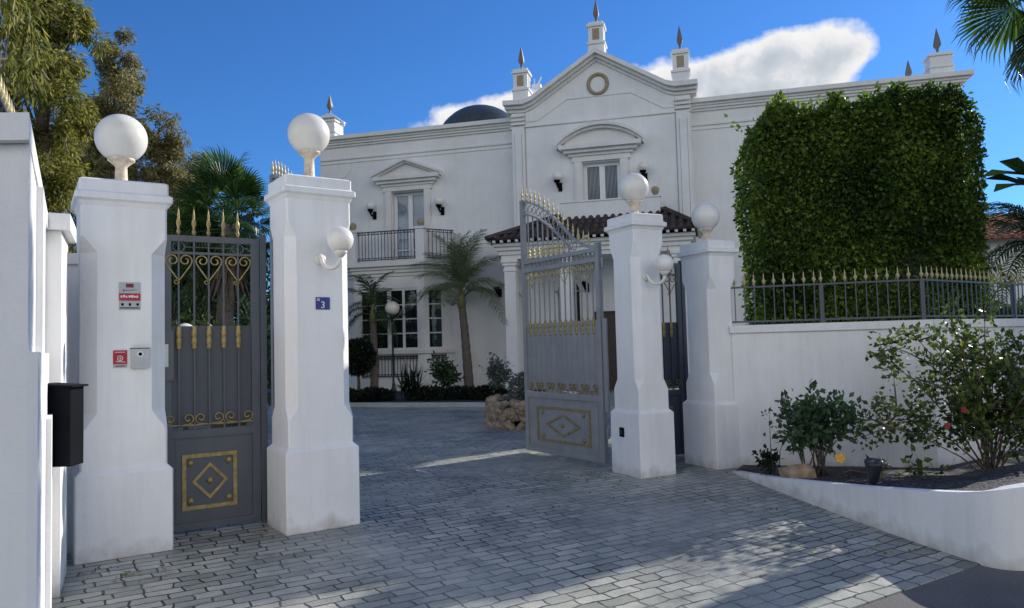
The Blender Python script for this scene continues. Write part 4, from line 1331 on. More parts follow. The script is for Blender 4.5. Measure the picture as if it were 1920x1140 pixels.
iron_rail('window_grille', along(Q[2], Q[3], 0.22), along(Q[2], Q[3], 0.75), 0.56, 1.30, 5, 0.0, hp_)
for x in (0.45, 3.04):
    mb = MB()
    mb.box(x - 0.16, x + 0.16, -1.0, -0.68, 4.621, 5.70)
    for k in (-0.06, 0.06): mb.box(x + k - 0.02, x + k + 0.02, -1.012, -1.0, 4.8, 5.6)
    mb.box(x - 0.20, x + 0.20, -1.04, -0.64, 5.701, 5.78)
    o = mb.build('balcony_pedestal', 'house', hp_)
    MB().lathe([(0.05, 5.781), (0.06, 5.82), (0.10, 5.86), (0.13, 5.94), (0.12, 6.02), (0.07, 6.07), (0.004, 6.09)], (x, -0.84, 0), 16).build('ball_finial', 'ochre', o, True)
# ---- porch: entablature, columns, tiled hip roof, solid balcony
PX0, PX1, PY = 6.28, 12.15, -2.2
mb = MB()
for z0, z1, g in ((4.30, 4.44, 0.0), (4.441, 4.58, 0.05), (4.581, 4.70, 0.12), (4.701, 4.80, 0.20)):
    mb.box(PX0 - g, PX1 + g, PY - g, BY - 0.001, z0, z1)
mb.build('porch_entablature', 'trim', hp_)
for x in (6.55, 8.35, 10.2, 11.85):
    mb = MB()
    mb.box(x - 0.18, x + 0.18, PY + 0.02, PY + 0.38, 0.0, 3.92)
    mb.box(x - 0.22, x + 0.22, PY - 0.02, PY + 0.42, 0.0, 0.35)
    for z0, z1, g in ((3.921, 4.0, 0.03), (4.001, 4.10, 0.0), (4.101, 4.20, 0.05), (4.201, 4.298, 0.09)):
        mb.box(x - 0.18 - g, x + 0.18 + g, PY + 0.02 - g, PY + 0.38 + g, z0, z1)
    mb.build('porch_column', 'house', hp_)
E0, E1, EY, EZ = PX0 - 0.38, PX1 + 0.38, PY - 0.38, 4.88
T0, T1, TY, TZ = 8.0, 11.42, -1.30, 5.66
mb = MB()
mb.add([(E0, EY, EZ), (E1, EY, EZ), (T1, TY, TZ), (T0, TY, TZ), (E0, BY, EZ), (T0, BY, TZ), (E1, BY, EZ), (T1, BY, TZ)],
       [(0, 1, 2, 3), (4, 0, 3, 5), (1, 6, 7, 2), (0, 4, 6, 1), (3, 2, 7, 5)])
def barrel(mb, a, b, r0, r1, up, seg=6):
    a = Vector(a); b = Vector(b); t_ = (b - a).normalized(); s = t_.cross(Vector(up)).normalized(); n_ = s.cross(t_)
    vs = []
    for p, r in ((a, r0), (b, r1)):
        for i in range(seg + 1):
            an = PI * i / seg
            vs.append(p + s * r * math.cos(an) + n_ * r * math.sin(an))
    fs = [(i, i + 1, seg + 2 + i, seg + 1 + i) for i in range(seg)] + [tuple(range(seg, -1, -1)), tuple(range(seg + 1, 2 * seg + 2))]
    mb.add(vs, fs)
def slope_tiles(mb, e0, e1, t0, t1, nrm, pitch=0.235, cuts=4):
    e0, e1, t0, t1 = map(Vector, (e0, e1, t0, t1))
    ed = (e1 - e0); Le = ed.length; ed.normalize()
    n_ = int(Le / pitch)
    up = (t0 - e0) - ed * (t0 - e0).dot(ed)
    s0 = (t0 - e0).dot(ed); s1 = (t1 - e0).dot(ed)
    for i in range(n_):
        s = (i + 0.5) * Le / n_
        if s < s0: f = s / max(s0, 1e-6)
        elif s > s1: f = (Le - s) / max(Le - s1, 1e-6)
        else: f = 1.0
        if f < 0.08: continue
        p = e0 + ed * s
        kk = max(1, int(round(cuts * f)))
        for k in range(kk):
            a = p + up * (f * k / kk) + Vector(nrm) * 0.012 * 1; b = p + up * (f * (k + 1) / kk + 0.02)
            barrel(mb, a, b, 0.088, 0.074, nrm)
slope_tiles(mb, (E0, EY, EZ), (E1, EY, EZ), (T0, TY, TZ), (T1, TY, TZ), (0, -0.5, 0.85))
slope_tiles(mb, (E0, BY, EZ), (E0, EY, EZ), (T0, BY, TZ), (T0, TY, TZ), (-0.35, 0, 0.93), 0.235, 8)
slope_tiles(mb, (E1, EY, EZ), (E1, BY, EZ), (T1, TY, TZ), (T1, BY, TZ), (0.6, 0, 0.8), 0.235, 5)
for a, b in (((E0, EY, EZ), (T0, TY, TZ)), ((E1, EY, EZ), (T1, TY, TZ))): barrel(mb, Vector(a) + Vector((0, 0, .05)), Vector(b) + Vector((0, 0, .06)), 0.11, 0.10, (0, 0, 1))
barrel(mb, (T0, TY, TZ + .02), (T1, TY, TZ + .02), 0.12, 0.12, (0, 0, 1))
rf = mb.build('porch_roof', 'tile', hp_)
mb = MB(); n_ = 27
for i in range(n_):
    x = E0 + (E1 - E0) * (i + 0.02) / n_
    mb.box(x - 0.045, x + 0.045, EY + 0.002, EY + 0.12, EZ - 0.075, EZ - 0.004)
for i in range(8):
    y = EY + (BY - EY) * (i + 0.5) / 8
    mb.box(E0 + 0.002, E0 + 0.12, y - 0.045, y + 0.045, EZ - 0.075, EZ - 0.004); mb.box(E1 - 0.12, E1 - 0.002, y - 0.045, y + 0.045, EZ - 0.075, EZ - 0.004)
mb.build('eave_mortar', 'mortar', rf)
mb = MB()
mb.box(8.12, 11.30, -1.42, -1.22, 5.3, 6.12); mb.box(8.12, 8.32, -1.219, BY - 0.001, 5.3, 6.12); mb.box(11.10, 11.30, -1.219, BY - 0.001, 5.3, 6.12)
mb.box(8.09, 11.33, -1.45, -1.19, 6.121, 6.17)
o = mb.build('balcony_parapet', 'house', hp_)
MB().lathe([(0.05, 6.171), (0.06, 6.21), (0.10, 6.25), (0.13, 6.33), (0.12, 6.41), (0.07, 6.46), (0.004, 6.48)], (11.16, -1.32, 0), 16).build('ball_finial', 'ochre', o, True)
# ---- roof-top pedestals with spikes
ME_spike = MB().lathe([(0.13, 0), (0.13, 0.04), (0.055, 0.07), (0.05, 0.17), (0.075, 0.19), (0.05, 0.22), (0.15, 0.33), (0.165, 0.40), (0.13, 0.55), (0.075, 0.74), (0.03, 0.90), (0.004, 0.98)], n=4).mesh('spike', 'spike')
def pedestal(x, y, z, h, w, win=True, pyr=False):
    mb = MB(); c = (x, y)
    def lv(z0, z1, g): mb.box(x - w / 2 - g, x + w / 2 + g, y - w / 2 - g, y + w / 2 + g, z0, z1)
    lv(z, z + h * 0.34, 0.02); lv(z + h * 0.341, z + h * 0.40, 0.06); lv(z + h * 0.401, z + h * 0.86, 0.0); lv(z + h * 0.861, z + h * 0.93, 0.05); lv(z + h * 0.931, z + h, 0.0)
    if pyr:
        g = w / 2 + 0.12
        mb.add([(x - g, y - g, z + h), (x + g, y - g, z + h), (x + g, y + g, z + h), (x - g, y + g, z + h), (x, y, z + h + 0.34)], [(0, 1, 4), (1, 2, 4), (2, 3, 4), (3, 0, 4), (3, 2, 1, 0)])
    o = mb.build('roof_pedestal', 'house', hp_)
    if win:
        MB().box(x - w * 0.23, x + w * 0.23, y - w / 2 - 0.006, y - w / 2 + 0.02, z + h * 0.47, z + h * 0.80).build('recess', 'ochre', o)
        MB().box(x + w / 2 - 0.02, x + w / 2 + 0.006, y - w * 0.23, y + w * 0.23, z + h * 0.47, z + h * 0.80).build('recess', 'ochre', o)
    add_mesh('spike', ME_spike, o, (x, y, z + h + (0.26 if pyr else 0)), (0, 0, R(45)), (0.78, 0.78, 0.90 if not pyr else 0.8))
    return o
pedestal(6.72, BY + 0.15, 9.86, 1.17, 0.50)
pedestal(9.36, BY + 0.15, 11.15, 1.17, 0.50)
pedestal(12.08, BY + 0.15, 9.88, 1.17, 0.50)
pedestal(-1.02, 0.35, 9.42, 0.85, 0.72, False, True)
pedestal(19.88, 0.3, 9.50, 0.72, 0.62, False)
pedestal(19.62, 2.6, 9.50, 0.42, 1.30, False, True)
mb = MB(); mb.tube([(-0.55, 0.2, 10.0), (-0.40, 0.1, 10.02)], 0.02, 6); mb.lathe([(0.02, -0.09), (0.09, -0.05), (0.10, 0.04), (0.05, 0.09), (0.003, 0.10)], (-0.35, 0.05, 10.03), 12)
mb.build('roof_camera', 'white_frame', hp_, True)
mb = MB(); mb.tube([(7.05, 0.1, 10.55), (7.05, 0.1, 10.9)], 0.02, 5); mb.box(6.98, 7.28, 0.0, 0.2, 10.55, 10.68); mb.tube([(7.15, 0.1, 10.68), (7.3, 0.1, 10.95)], 0.03, 5)
mb.build('roof_bracket', 'white_frame', hp_)
mb = MB(); mb.prism([(16.9, 9.43), (18.3, 9.43), (18.2, 9.72), (17.3, 9.68)], 1.2, 2.6); mb.build('roof_tiles', 'tile', hp_)
rd_ = 2.05
MB().lathe([(rd_ * math.cos(a), rd_ * 0.98 * math.sin(a)) for a in [PI / 2 * i / 14 for i in range(14)]] + [(0.01, rd_ * 0.98)], (3.1, 6.6, 10.3), 32).build('dome', 'dome', hp_, True)
MB().box(1.2, 5.0, 4.7, 8.5, 9.2, 10.29).build('dome_drum', 'house', hp_)

# ---- wall lanterns on the villa front: things of their own
def house_pt(x, y, z):
    a = R(-14.3)
    return (-5.851 + x * math.cos(a) - y * math.sin(a), 27.489 + x * math.sin(a) + y * math.cos(a), z)
ME_lglobe = MB().lathe([(0.16 * math.sin(a), -0.16 * math.cos(a)) for a in [R(20) + (PI - R(20)) * i / 12 for i in range(12)]] + [(0.003, 0.16)], n=20).mesh('globe', 'globe', True)
mbb = MB(); mbb.lathe([(0.02, -0.30), (0.07, -0.22), (0.11, -0.17), (0.11, -0.13), (0.09, -0.125)], n=12); mbb.tube([(0, 0, -0.28), (0.02, 0.06, -0.36), (0.06, 0.16, -0.34), (0.06, 0.20, -0.30)], 0.035, 6); mbb.box(0.0, 0.13, 0.19, 0.235, -0.47, -0.18)
ME_lbr = mbb.mesh('bracket', 'black')
lant = None
for lab, x, y, z in (('globe lantern on the villa wall left of the balcony door', 0.86, 0.0, 6.78), ('globe lantern on the villa wall right of the balcony door', 3.50, 0.0, 6.76),
                     ('globe lantern left of the arched centre window', 7.92, BY, 7.16), ('globe lantern right of the arched centre window', 10.76, BY, 7.25),
                     ('globe lantern on the villa wall half hidden by the tall palm fronds', 5.55, 0.0, 3.72), ('globe lantern beside the porch seen through the open gate leaf', 8.72, BY, 3.72)):
    p = house_pt(x, y - 0.235, z)
    if lant is None:
        lant = thing('wall_lantern', lab, 'wall lamp', p, R(-14.3), 'globe lanterns on the villa front')
        add_mesh('globe', ME_lglobe, lant); add_mesh('bracket', ME_lbr, lant)
    else:
        copy_tree(lant, lab, p, R(-14.3))

# ================================================================== GARDEN BEFORE THE VILLA
FF = [feather_frond('frond', 'leaf_palm', 2.25, d, 62, 0.62, s, 0.026) for d, s in ((0.15, 1), (0.45, 2), (0.8, 3))]
FD = [feather_frond('frond', 'leaf_dkpalm', 1.45, d, 36, 0.46, s, 0.03) for d, s in ((0.3, 4), (0.55, 5), (0.8, 6))]
def feather_palm(label, base, pts, r0, r1, fronds, n, tilts, seed):
    t = thing('palm_tree', label, 'palm tree', base)
    rd = random.Random(seed); m = len(pts)
    mb = MB(); rr = [r0 + (r1 - r0) * i / (m - 1) for i in range(m)]
    fine = []; fr = []
    for i in range(m - 1):
        for k in range(6):
            u = k / 6
            fine.append(tuple(Vector(pts[i]).lerp(Vector(pts[i + 1]), u))); fr.append((rr[i] + (rr[i + 1] - rr[i]) * u) * (1.05 if k % 2 else 0.96))
    fine.append(pts[-1]); fr.append(rr[-1])
    mb.tube(fine, fr, 10); mb.build('trunk', 'palmbark', t, True)
    top = Vector(pts[-1])
    mb = MB(); mb.tube([top + Vector((0, 0, -0.15)), top + Vector((0, 0, 0.15)), top + Vector((0, 0, 0.5))], [r1 * 1.15, r1 * 1.0, r1 * 0.4], 8); mb.build('crownshaft', 'petiole', t, True)
    for i in range(n):
        az = 2.399 * i + rd.uniform(-.25, .25)
        u = i / (n - 1)
        place_frond(fronds[min(2, int(u * 3))], t, top + Vector((0, 0, 0.38 - 0.28 * u)), az, tilts[0] + (tilts[1] - tilts[0]) * u, rd.uniform(-.3, .3), rd.uniform(0.85, 1.1))
    return t
feather_palm('tall feathery palm with arching grey green fronds in front of the villa', (-1.50, 25.2, 0.07), [(0, 0, -0.1), (-0.06, 0, 1.0), (-0.12, 0, 2.0), (-0.2, 0, 2.95)], 0.17, 0.12, FF, 20, (R(84), R(10)), 3)
feather_palm('short dark palm with stiff fronds left of the garden lamp post', (-4.72, 25.3, 0.07), [(0, 0, -0.1), (0.02, 0, 1.2), (0.0, 0, 2.5)], 0.15, 0.11, FD, 15, (R(70), R(-25)), 5)

def lamp_post(label, base, h, r=0.19):
    t = thing('garden_lamp', label, 'garden lamp', base, 0, 'globe lamp posts in the garden')
    MB().lathe([(0.10, 0), (0.10, 0.12), (0.06, 0.2), (0.035, 0.4), (0.032, h - 0.16), (0.06, h - 0.14), (0.10, h - 0.06), (0.12, h), (0.08, h + 0.01)], n=14).build('post', 'iron', t, True)
    prof = [(r * math.sin(a), h + r * 0.9 - r * math.cos(a)) for a in [R(28) + (PI - R(28)) * i / 16 for i in range(17)]]; prof[-1] = (0.002, h + r * 1.9)
    MB().lathe(prof, n=28).build('globe', 'globe', t, True)
    return t
lamp_post('white globe lamp post in the flower bed before the bay window', (-4.02, 25.0, 0.07), 2.62, 0.24)
lamp_post('white globe garden lamp showing above the panel of the closed narrow gate', (-5.35, 12.2, 0.0), 1.76, 0.17)

def ballbush(name, label, base, rad, mat, leaf, n, trunk_h=0.0, cat='bush', group=None):
    t = thing(name, label, cat, base, 0, group)
    if trunk_h: MB().tube([(0, 0, -0.05), (0.02, 0, trunk_h * .5), (0, 0, trunk_h)], [0.06, 0.05, 0.045], 8).build('trunk', 'bark', t, True)
    p, d = ball_points(n, (0, 0, trunk_h + rad[2] * (0.85 if trunk_h else 0.55)), rad, 0.75)
    q, e = ball_points(n // 2, (0, 0, trunk_h + rad[2] * (0.85 if trunk_h else 0.55)), (rad[0] * .75, rad[1] * .75, rad[2] * .75), 0.2)
    add_mesh('foliage', leaf_mesh('foliage', mat, np.concatenate([p, q]), np.concatenate([d, e]) + rng.normal(size=(n + n // 2, 3)) * 0.6, leaf, 0.55), t)
    return t
ballbush('topiary', 'dark ball topiary on a stem half hidden behind the numbered pillar', (-5.05, 24.3, 0.07), (0.55, 0.55, 0.58), 'leaf_dark', 0.10, 2600, 0.75, 'topiary')
# low hedge along the bed: separate clipped mounds
k = 0
HB = [(-6.1, 22.3, 0.55), (-5.1, 22.05, 0.6), (-4.1, 21.75, 0.62), (-2.45, 21.6, 0.68), (-1.55, 21.4, 0.72), (-0.75, 21.2, 0.62)]
HL = ['low dark mound of hedge at the left end of the bed by the numbered pillar', 'low dark hedge mound under the short dark palm', 'low dark hedge mound at the foot of the garden lamp post',
      'low dark hedge mound right of the spiky bush', 'rounded dark hedge mound at the foot of the tall palm', 'rounded dark hedge mound at the corner beside the rubble planter']
for (x, y, r_), lb in zip(HB, HL):
    ballbush('hedge_mound', lb, (x, y, 0.05), (r_, 0.5, 0.24), 'leaf_dark', 0.075, 2200, 0, 'hedge', 'low hedge mounds along the bed')
# spiky bush
t = thing('spiky_bush', 'dark spiky yucca like bush in the middle of the flower bed', 'bush', (-3.0, 21.6, 0.07))
mb = MB(); rd = random.Random(21)
for i in range(90):
    a = rd.uniform(0, 2 * PI); el = rd.uniform(0.1, 1.45); ll = rd.uniform(0.55, 1.0)
    b = Vector((rd.uniform(-.25, .25), rd.uniform(-.2, .2), rd.uniform(0.05, 0.35)))
    d = Vector((math.cos(a) * math.cos(el), math.sin(a) * math.cos(el), math.sin(el)))
    s = d.cross(Vector((0, 0, 1))).normalized() * 0.028
    m_ = b + d * ll * .55; e = b + d * ll + Vector((0, 0, -0.12 * math.cos(el)))
    mb.add([b - s * .6, b + s * .6, m_ + s, e, m_ - s], [(0, 1, 2, 4), (4, 2, 3)])
mb.build('leaves', 'leaf_dark', t)
shrub('garden_shrub', 'small open leafy shrub between the spiky bush and the tall palm', (-2.1, 22.6, 0.07), branch_stems(7, 1.35, 0.5, 4), 'leaf_dkpalm', 0.13, 40, None, 0.014)
shrub('grey_shrub', 'slender grey leaved shrub rising behind the rubble planter', (-0.42, 21.0, 0.07), branch_stems(9, 1.45, 0.36, 6, 2), 'leaf_grey', 0.10, 42, None, 0.013)
# rubble planter
t = thing('rubble_planter', 'low round planter of tan rubble stones behind the open gate leaf', 'planter', (0.55, 15.0, 0))
k = 0
M['rubble'] = simple('rubble_stone', (0.30, 0.235, 0.165), 0.95, 0, 0.55, 11.0, 1.0, 26)
ME_R = [rock_mesh('stone', 0.17, 0.12, 0.12, 30 + s, 'rubble', 3, 0.55) for s in range(7)]
for ring_i, zc in enumerate((0.06, 0.20, 0.33, 0.46)):
    nst = 25
    for i in range(nst):
        a = 2 * PI * (i + 0.5 * (ring_i % 2)) / nst + random.uniform(-.06, .06)
        o = add_mesh('stone', ME_R[k % 7], t, (1.02 * math.cos(a), 1.02 * math.sin(a), zc + random.uniform(-.03, .03)), (random.uniform(-.5, .5), random.uniform(-.5, .5), a + PI / 2 + random.uniform(-.4, .4)), (random.uniform(.75, 1.25),) * 3); k += 1
MB().lathe([(0.92, 0.0), (0.92, 0.46), (0.3, 0.50), (0.01, 0.5)], n=26).build('soil_fill', 'soil', t, True)
ballbush('planter_bush', 'pale green rounded bush growing in the rubble planter', (0.25, 14.9, 0.48), (0.36, 0.36, 0.36), 'leaf_grey', 0.06, 1500)

# ================================================================== IVY TOWER
def ivy_tower():
    t = thing('ivy_tower', 'tall block of dense green ivy rising behind the gold tipped railing', 'hedge', (0, 0, 0))
    x0, y0 = 4.17, 12.55
    ux, uy = math.cos(R(-9)), math.sin(R(-9))
    vx, vy = -uy, ux
    W, Dp, H = 3.55, 1.7, 5.64
    mb = MB()
    def P(a, b, z): return (x0 + ux * a + vx * b, y0 + uy * a + vy * b, z)
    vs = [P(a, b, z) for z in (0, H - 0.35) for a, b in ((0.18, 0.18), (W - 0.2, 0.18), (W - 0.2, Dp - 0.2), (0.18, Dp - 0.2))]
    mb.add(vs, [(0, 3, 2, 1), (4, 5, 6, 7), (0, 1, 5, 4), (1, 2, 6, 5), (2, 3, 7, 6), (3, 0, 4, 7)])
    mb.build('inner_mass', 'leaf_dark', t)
    # bulges
    bl = [(rng.uniform(0, W), rng.uniform(0, H), rng.uniform(0.25, 0.7), rng.uniform(-0.07, 0.10)) for _ in range(70)]
    def bulge(a, z):
        s = 0
        for c, d, r_, h in bl:
            q = ((a - c) ** 2 + (z - d) ** 2) / (r_ * r_)
            if q < 4: s += h * math.exp(-q * 1.4)
        return s
    def top(a):
        a = min(max(a, 0.0), W)
        return H - 0.02 + 0.07 * math.sin(a * 2.6 + 0.4) + 0.06 * math.sin(a * 6.1) + 0.05 * math.sin(a * 13 + 2) - 0.62 * max(0.0, 1 - a / 0.75) ** 2 - 0.22 * max(0.0, 1 - abs(a - 1.0) / 0.35) - 0.40 * max(0.0, (a - W + 0.55) / 0.55) ** 2
    PP = []; DD = []
    for _ in range(46000):
        a = rng.uniform(-0.03, W + 0.03); z = rng.uniform(0.6, 1) * 0 + rng.uniform(0.5, top(min(max(a, 0), W)))
        b = 0.12 - bulge(a, z) - abs(rng.normal(0, 0.05)) + 0.06 * rng.random()
        PP.append(P(a, b, z)); DD.append((-vx * 0.7 + rng.normal(0, .5), -vy * 0.7 + rng.normal(0, .5), -0.55 + rng.normal(0, .45)))
    for _ in range(9000):
        b = rng.uniform(0, Dp); z = rng.uniform(0.5, top(W) - 0.05 * b); a = W - 0.12 + bulge(b + 1, z) + abs(rng.normal(0, 0.06))
        PP.append(P(a, b, z)); DD.append((ux * .7 + rng.normal(0, .5), uy * .7 + rng.normal(0, .5), -0.5 + rng.normal(0, .45)))
    for _ in range(6500):
        b = rng.uniform(0, Dp); z = rng.uniform(0.5, top(0)); a = 0.12 - bulge(b + 2, z) - abs(rng.normal(0, 0.05))
        PP.append(P(a, b, z)); DD.append((-ux * .7 + rng.normal(0, .5), -uy * .7 + rng.normal(0, .5), -0.5 + rng.normal(0, .45)))
    for _ in range(12000):
        a = rng.uniform(0, W); b = rng.uniform(0, Dp); z = top(a) - 0.25 + 0.30 * rng.random()
        PP.append(P(a, b, z)); DD.append((rng.normal(0, .6), rng.normal(0, .6), 0.5 + rng.normal(0, .5)))
    # loose sprays on the top and edges
    for _ in range(26):
        a = rng.uniform(0.0, W); b = rng.uniform(0, 0.6); z = top(a); d = np.array([rng.normal(0, .5), rng.normal(0, .4), rng.uniform(.5, 1.0)]); ll = rng.uniform(0.12, 0.42)
        for k_ in range(16):
            u = rng.random(); p = np.array(P(a, b, z - 0.1)) + d * ll * u + rng.normal(0, 0.03, 3)
            PP.append(tuple(p)); DD.append(tuple(d + rng.normal(0, .6, 3)))
    for zz, ll in ((4.15, 0.26), (4.7, 0.22), (3.35, 0.22)):
        for k_ in range(70):
            u = rng.random(); p = np.array(P(0.05 - ll * math.sin(u * 1.9), 0.15, zz - 0.5 * u * u)) + rng.normal(0, 0.05, 3)
            PP.append(tuple(p)); DD.append((-0.5 + rng.normal(0, .5), rng.normal(0, .5), -0.7 + rng.normal(0, .4)))
    add_mesh('leaves', leaf_mesh('leaves', 'leaf_ivy', PP, DD, 0.068, 0.62, 0.6, 0.35), t)
ivy_tower()

# ================================================================== PLANTER SHRUBS
rd = random.Random(8)
st = []
for i in range(17):       # rose-like bush: upright canes spreading to the right
    a = rd.uniform(0, 2 * PI); r_ = rd.uniform(0.1, 0.48); hh = rd.uniform(0.42, 0.80)
    ex = 0.12 + r_ * math.cos(a); ey = r_ * 0.7 * math.sin(a)
    b = Vector((rd.uniform(-.18, .14), rd.uniform(-.1, .1), 0))
    e = Vector((ex, ey, hh)); m1 = b.lerp(e, 0.5) + Vector((0, 0, 0.09))
    st.append([b, m1, e])
    for _ in range(3):
        p = m1.lerp(e, rd.uniform(0.2, 0.9)); d = Vector((rd.gauss(0, .16), rd.gauss(0, .14), rd.uniform(-.02, .16)))
        st.append([p, p + d * .5, p + d])
shrub('rose_bush', 'bushy rose with glossy dark leaves in the planter beside the pillar', (3.17, 8.0, 0.10), st, 'leaf_rose', 0.072, 26, None, 0.009, 'shrub', 0.055, 0.62, 0.35)
st = [[(0, 0, 0), (-.03, 0, .35), (-.02, .02, .72)], [(0.05, 0, 0), (0.07, 0, .3), (0.16, 0, .5)]]
shrub('rose_cane', 'lone thin rose cane with a tuft of leaves nearest the pillar', (2.80, 8.2, 0.06), st, 'leaf_rose', 0.062, 16, None, 0.007, 'shrub', 0.05, 0.6, 0.8)
shrub('low_weed', 'low dark weedy plant at the foot of the pillar, beside the tan rock', (2.74, 8.3, 0.06), branch_stems(6, 0.34, 0.12, 77, 1), 'leaf_dark', 0.06, 18, None, 0.006, 'plant', 0.03, 0.6, 0.2)
def flower(label, p, mat, r, n=5):
    t = thing('flower', label, 'flower', p, 0)
    me = MB().add
    mb = MB()
    mb.add([(0, 0, 0), (r * .55, -r * .38, r * .1), (r, 0, r * .02), (r * .55, r * .38, r * .1)], [(0, 1, 2, 3)])
    pm = mb.mesh('petal', mat)
    for i in range(n):
        o = add_mesh('petal', pm, t, (0, 0, 0)); o.rotation_mode = 'QUATERNION'
        o.rotation_quaternion = Quaternion((1, 0, 0), R(78)) @ Quaternion((0, 0, 1), 2 * PI * i / n)
    MB().lathe([(0.008, -0.012), (0.009, 0.008), (0.002, 0.014)], n=8).build('centre', 'yellow' if mat == 'yellow' else 'redpetal', t)
    return t
flower('single yellow bloom low in front of the rose bush', (3.27, 7.62, 0.36), 'yellow', 0.062)
# hibiscus: trunk forks low, long arching branches to the left
rd = random.Random(15)
st = []
base = (4.78, 7.62, 0.10)
heads = [(-1.05, 0, .82), (-.95, .1, 1.22), (-.62, .1, 1.45), (-.28, 0, 1.52), (0.10, .1, 1.62), (0.45, 0, 1.40), (-0.72, 0, .62), (-.98, -.05, .55), (0.25, -.1, 1.1), (-.2, -.2, 1.1), (-.5, -.2, .9), (.5, -.1, .8), (.1, -.3, .75), (-.3, -.25, .6), (.62, .1, 1.2), (0.7, 0, .6), (-.15, .2, 1.3), (.3, .25, 1.35), (-.45, .15, 1.15), (.05, 0, .95), (.2, -.15, .85), (-.15, -.1, .8), (.35, .1, 1.0), (.15, .15, 1.15), (.4, -.2, .6)]
for hx, hy, hz in heads:
    hx, hy, hz = hx * 1.1, hy * 1.1, hz * 1.06
    b = Vector((rd.uniform(-.05, .05), rd.uniform(-.05, .05), 0)); e = Vector((hx, hy, hz))
    k1 = Vector((hx * .28, hy * .3, hz * .42)); k2 = Vector((hx * .66, hy * .7, hz * .80))
    st.append([b, k1, k2, e])
    for _ in range(6):
        u = rd.uniform(0.30, 1.0)
        p = k1.lerp(k2, u * 1.4) if u < .7 else k2.lerp(e, (u - .7) / .3)
        d = Vector((rd.gauss(0, .19) + hx * .10, rd.gauss(0, .16), rd.gauss(.05, .14)))
        st.append([p, p + d * .5 + Vector((0, 0, .02)), p + d])
shrub('hibiscus_shrub', 'large spreading hibiscus shrub with long arching branches at the right edge', base, st, 'leaf_hib', 0.059, 33, None, 0.011, 'shrub', 0.055, 0.66, 0.3, 'branches')
t_ = bpy.data.objects[-1] if False else None
for i, (p, lb) in enumerate((((4.27, 7.15, 0.86), 'red hibiscus bloom high in the left part of the shrub'), ((4.13, 7.2, 0.71), 'red hibiscus bloom just below and left of its twin'), ((4.44, 7.0, 0.24), 'red hibiscus bloom hanging low near the trunk'))):
    flower(lb, p, 'redpetal', 0.036)
shrub('creeping_plant', 'small trailing seedling plant on the gravel beside the stone slab', (3.75, 7.3, 0.20), branch_stems(5, 0.16, 0.34, 91, 1), 'leaf_hib', 0.07, 7, None, 0.005, 'plant', 0.03, 0.6, 0.3)

# ================================================================== LEFT TREES
def clumps(n, h0, h1, rx, seed, cr=(0.7, 1.2), taper=0.5):
    rd = random.Random(seed); out = []
    for i in range(n):
        u = (i + rd.random()) / n
        z = h0 + (h1 - h0) * u
        rr = rx * (1 - taper * abs(2 * u - 0.7))
        a = rd.uniform(0, 2 * PI); r_ = rr * rd.uniform(0.25, 0.85)
        c = rd.uniform(*cr)
        out.append((r_ * math.cos(a), r_ * math.sin(a), z, c, c * 1.15))
    return out
TG = 'gum trees behind the street wall'
tree('gum_tree', 'tallest gum tree with dense olive foliage, directly above the mailbox', (-11.9, 19.0, 0), 15.0, clumps(46, 2.6, 14.0, 1.2, 1, (0.6, 0.9), 0.1), 'leaf_euc', 0.15, 1500, 0.28, TG)
tree('gum_tree', 'grey green gum tree with thin airy crown behind the leftmost globe lamp', (-12.3, 23.2, 0), 12.2, clumps(30, 3.0, 11.3, 0.8, 2, (0.5, 0.75), 0.25), 'leaf_euc2', 0.14, 1200, 0.20, TG)
tree('gum_tree', 'shorter brownish gum tree just right of the leftmost globe lamp', (-11.25, 23.6, 0), 9.6, clumps(24, 2.4, 8.9, 0.7, 3, (0.48, 0.72), 0.25), 'leaf_euc2', 0.14, 1200, 0.18, TG)
tree('gum_tree', 'small round olive gum tree behind the fan palm crown', (-11.3, 26.0, 0), 8.6, clumps(22, 2.5, 8.2, 1.0, 4, (0.55, 0.8), 0.25), 'leaf_euc2', 0.14, 1100, 0.18, TG)
tree('gum_tree', 'nearest gum tree with long drooping yellow leaves at the top left corner', (-7.6, 10.6, 0), 9.0, [(0.15, 0, 7.4, .8, .9), (0.55, -.2, 6.3, .65, 1.0), (-.5, .2, 6.0, .8, 1.0), (.1, 0, 5.6, .6, .8), (-.9, 0, 7.2, .8, .9), (0.3, .1, 8.2, .8, .8)], 'leaf_euc', 0.19, 480, 0.12, TG, 1.3, 0.22)

tree('garden_tree', 'dark bushy garden tree filling the gap beside the fan palm trunk', (-7.0, 19.5, 0), 5.4, clumps(20, 0.8, 4.8, 1.1, 71, (0.6, 0.9), 0.2), 'leaf_mid', 0.13, 700, 0.12, None, 0.2, 0.5)
tree('garden_tree', 'dark bushy garden tree low behind the left bars of the narrow gate', (-9.0, 20.0, 0), 5.2, clumps(18, 0.8, 4.4, 1.1, 72, (0.6, 0.9), 0.2), 'leaf_dkpalm', 0.13, 700, 0.12, None, 0.2, 0.5)
tree('gum_tree', 'background gum tree filling the gap between the tallest tree and the thin airy one', (-14.6, 25.5, 0), 11.0, clumps(30, 2.4, 10.2, 1.1, 9, (0.6, 0.85), 0.2), 'leaf_euc', 0.15, 1100, 0.2, TG)
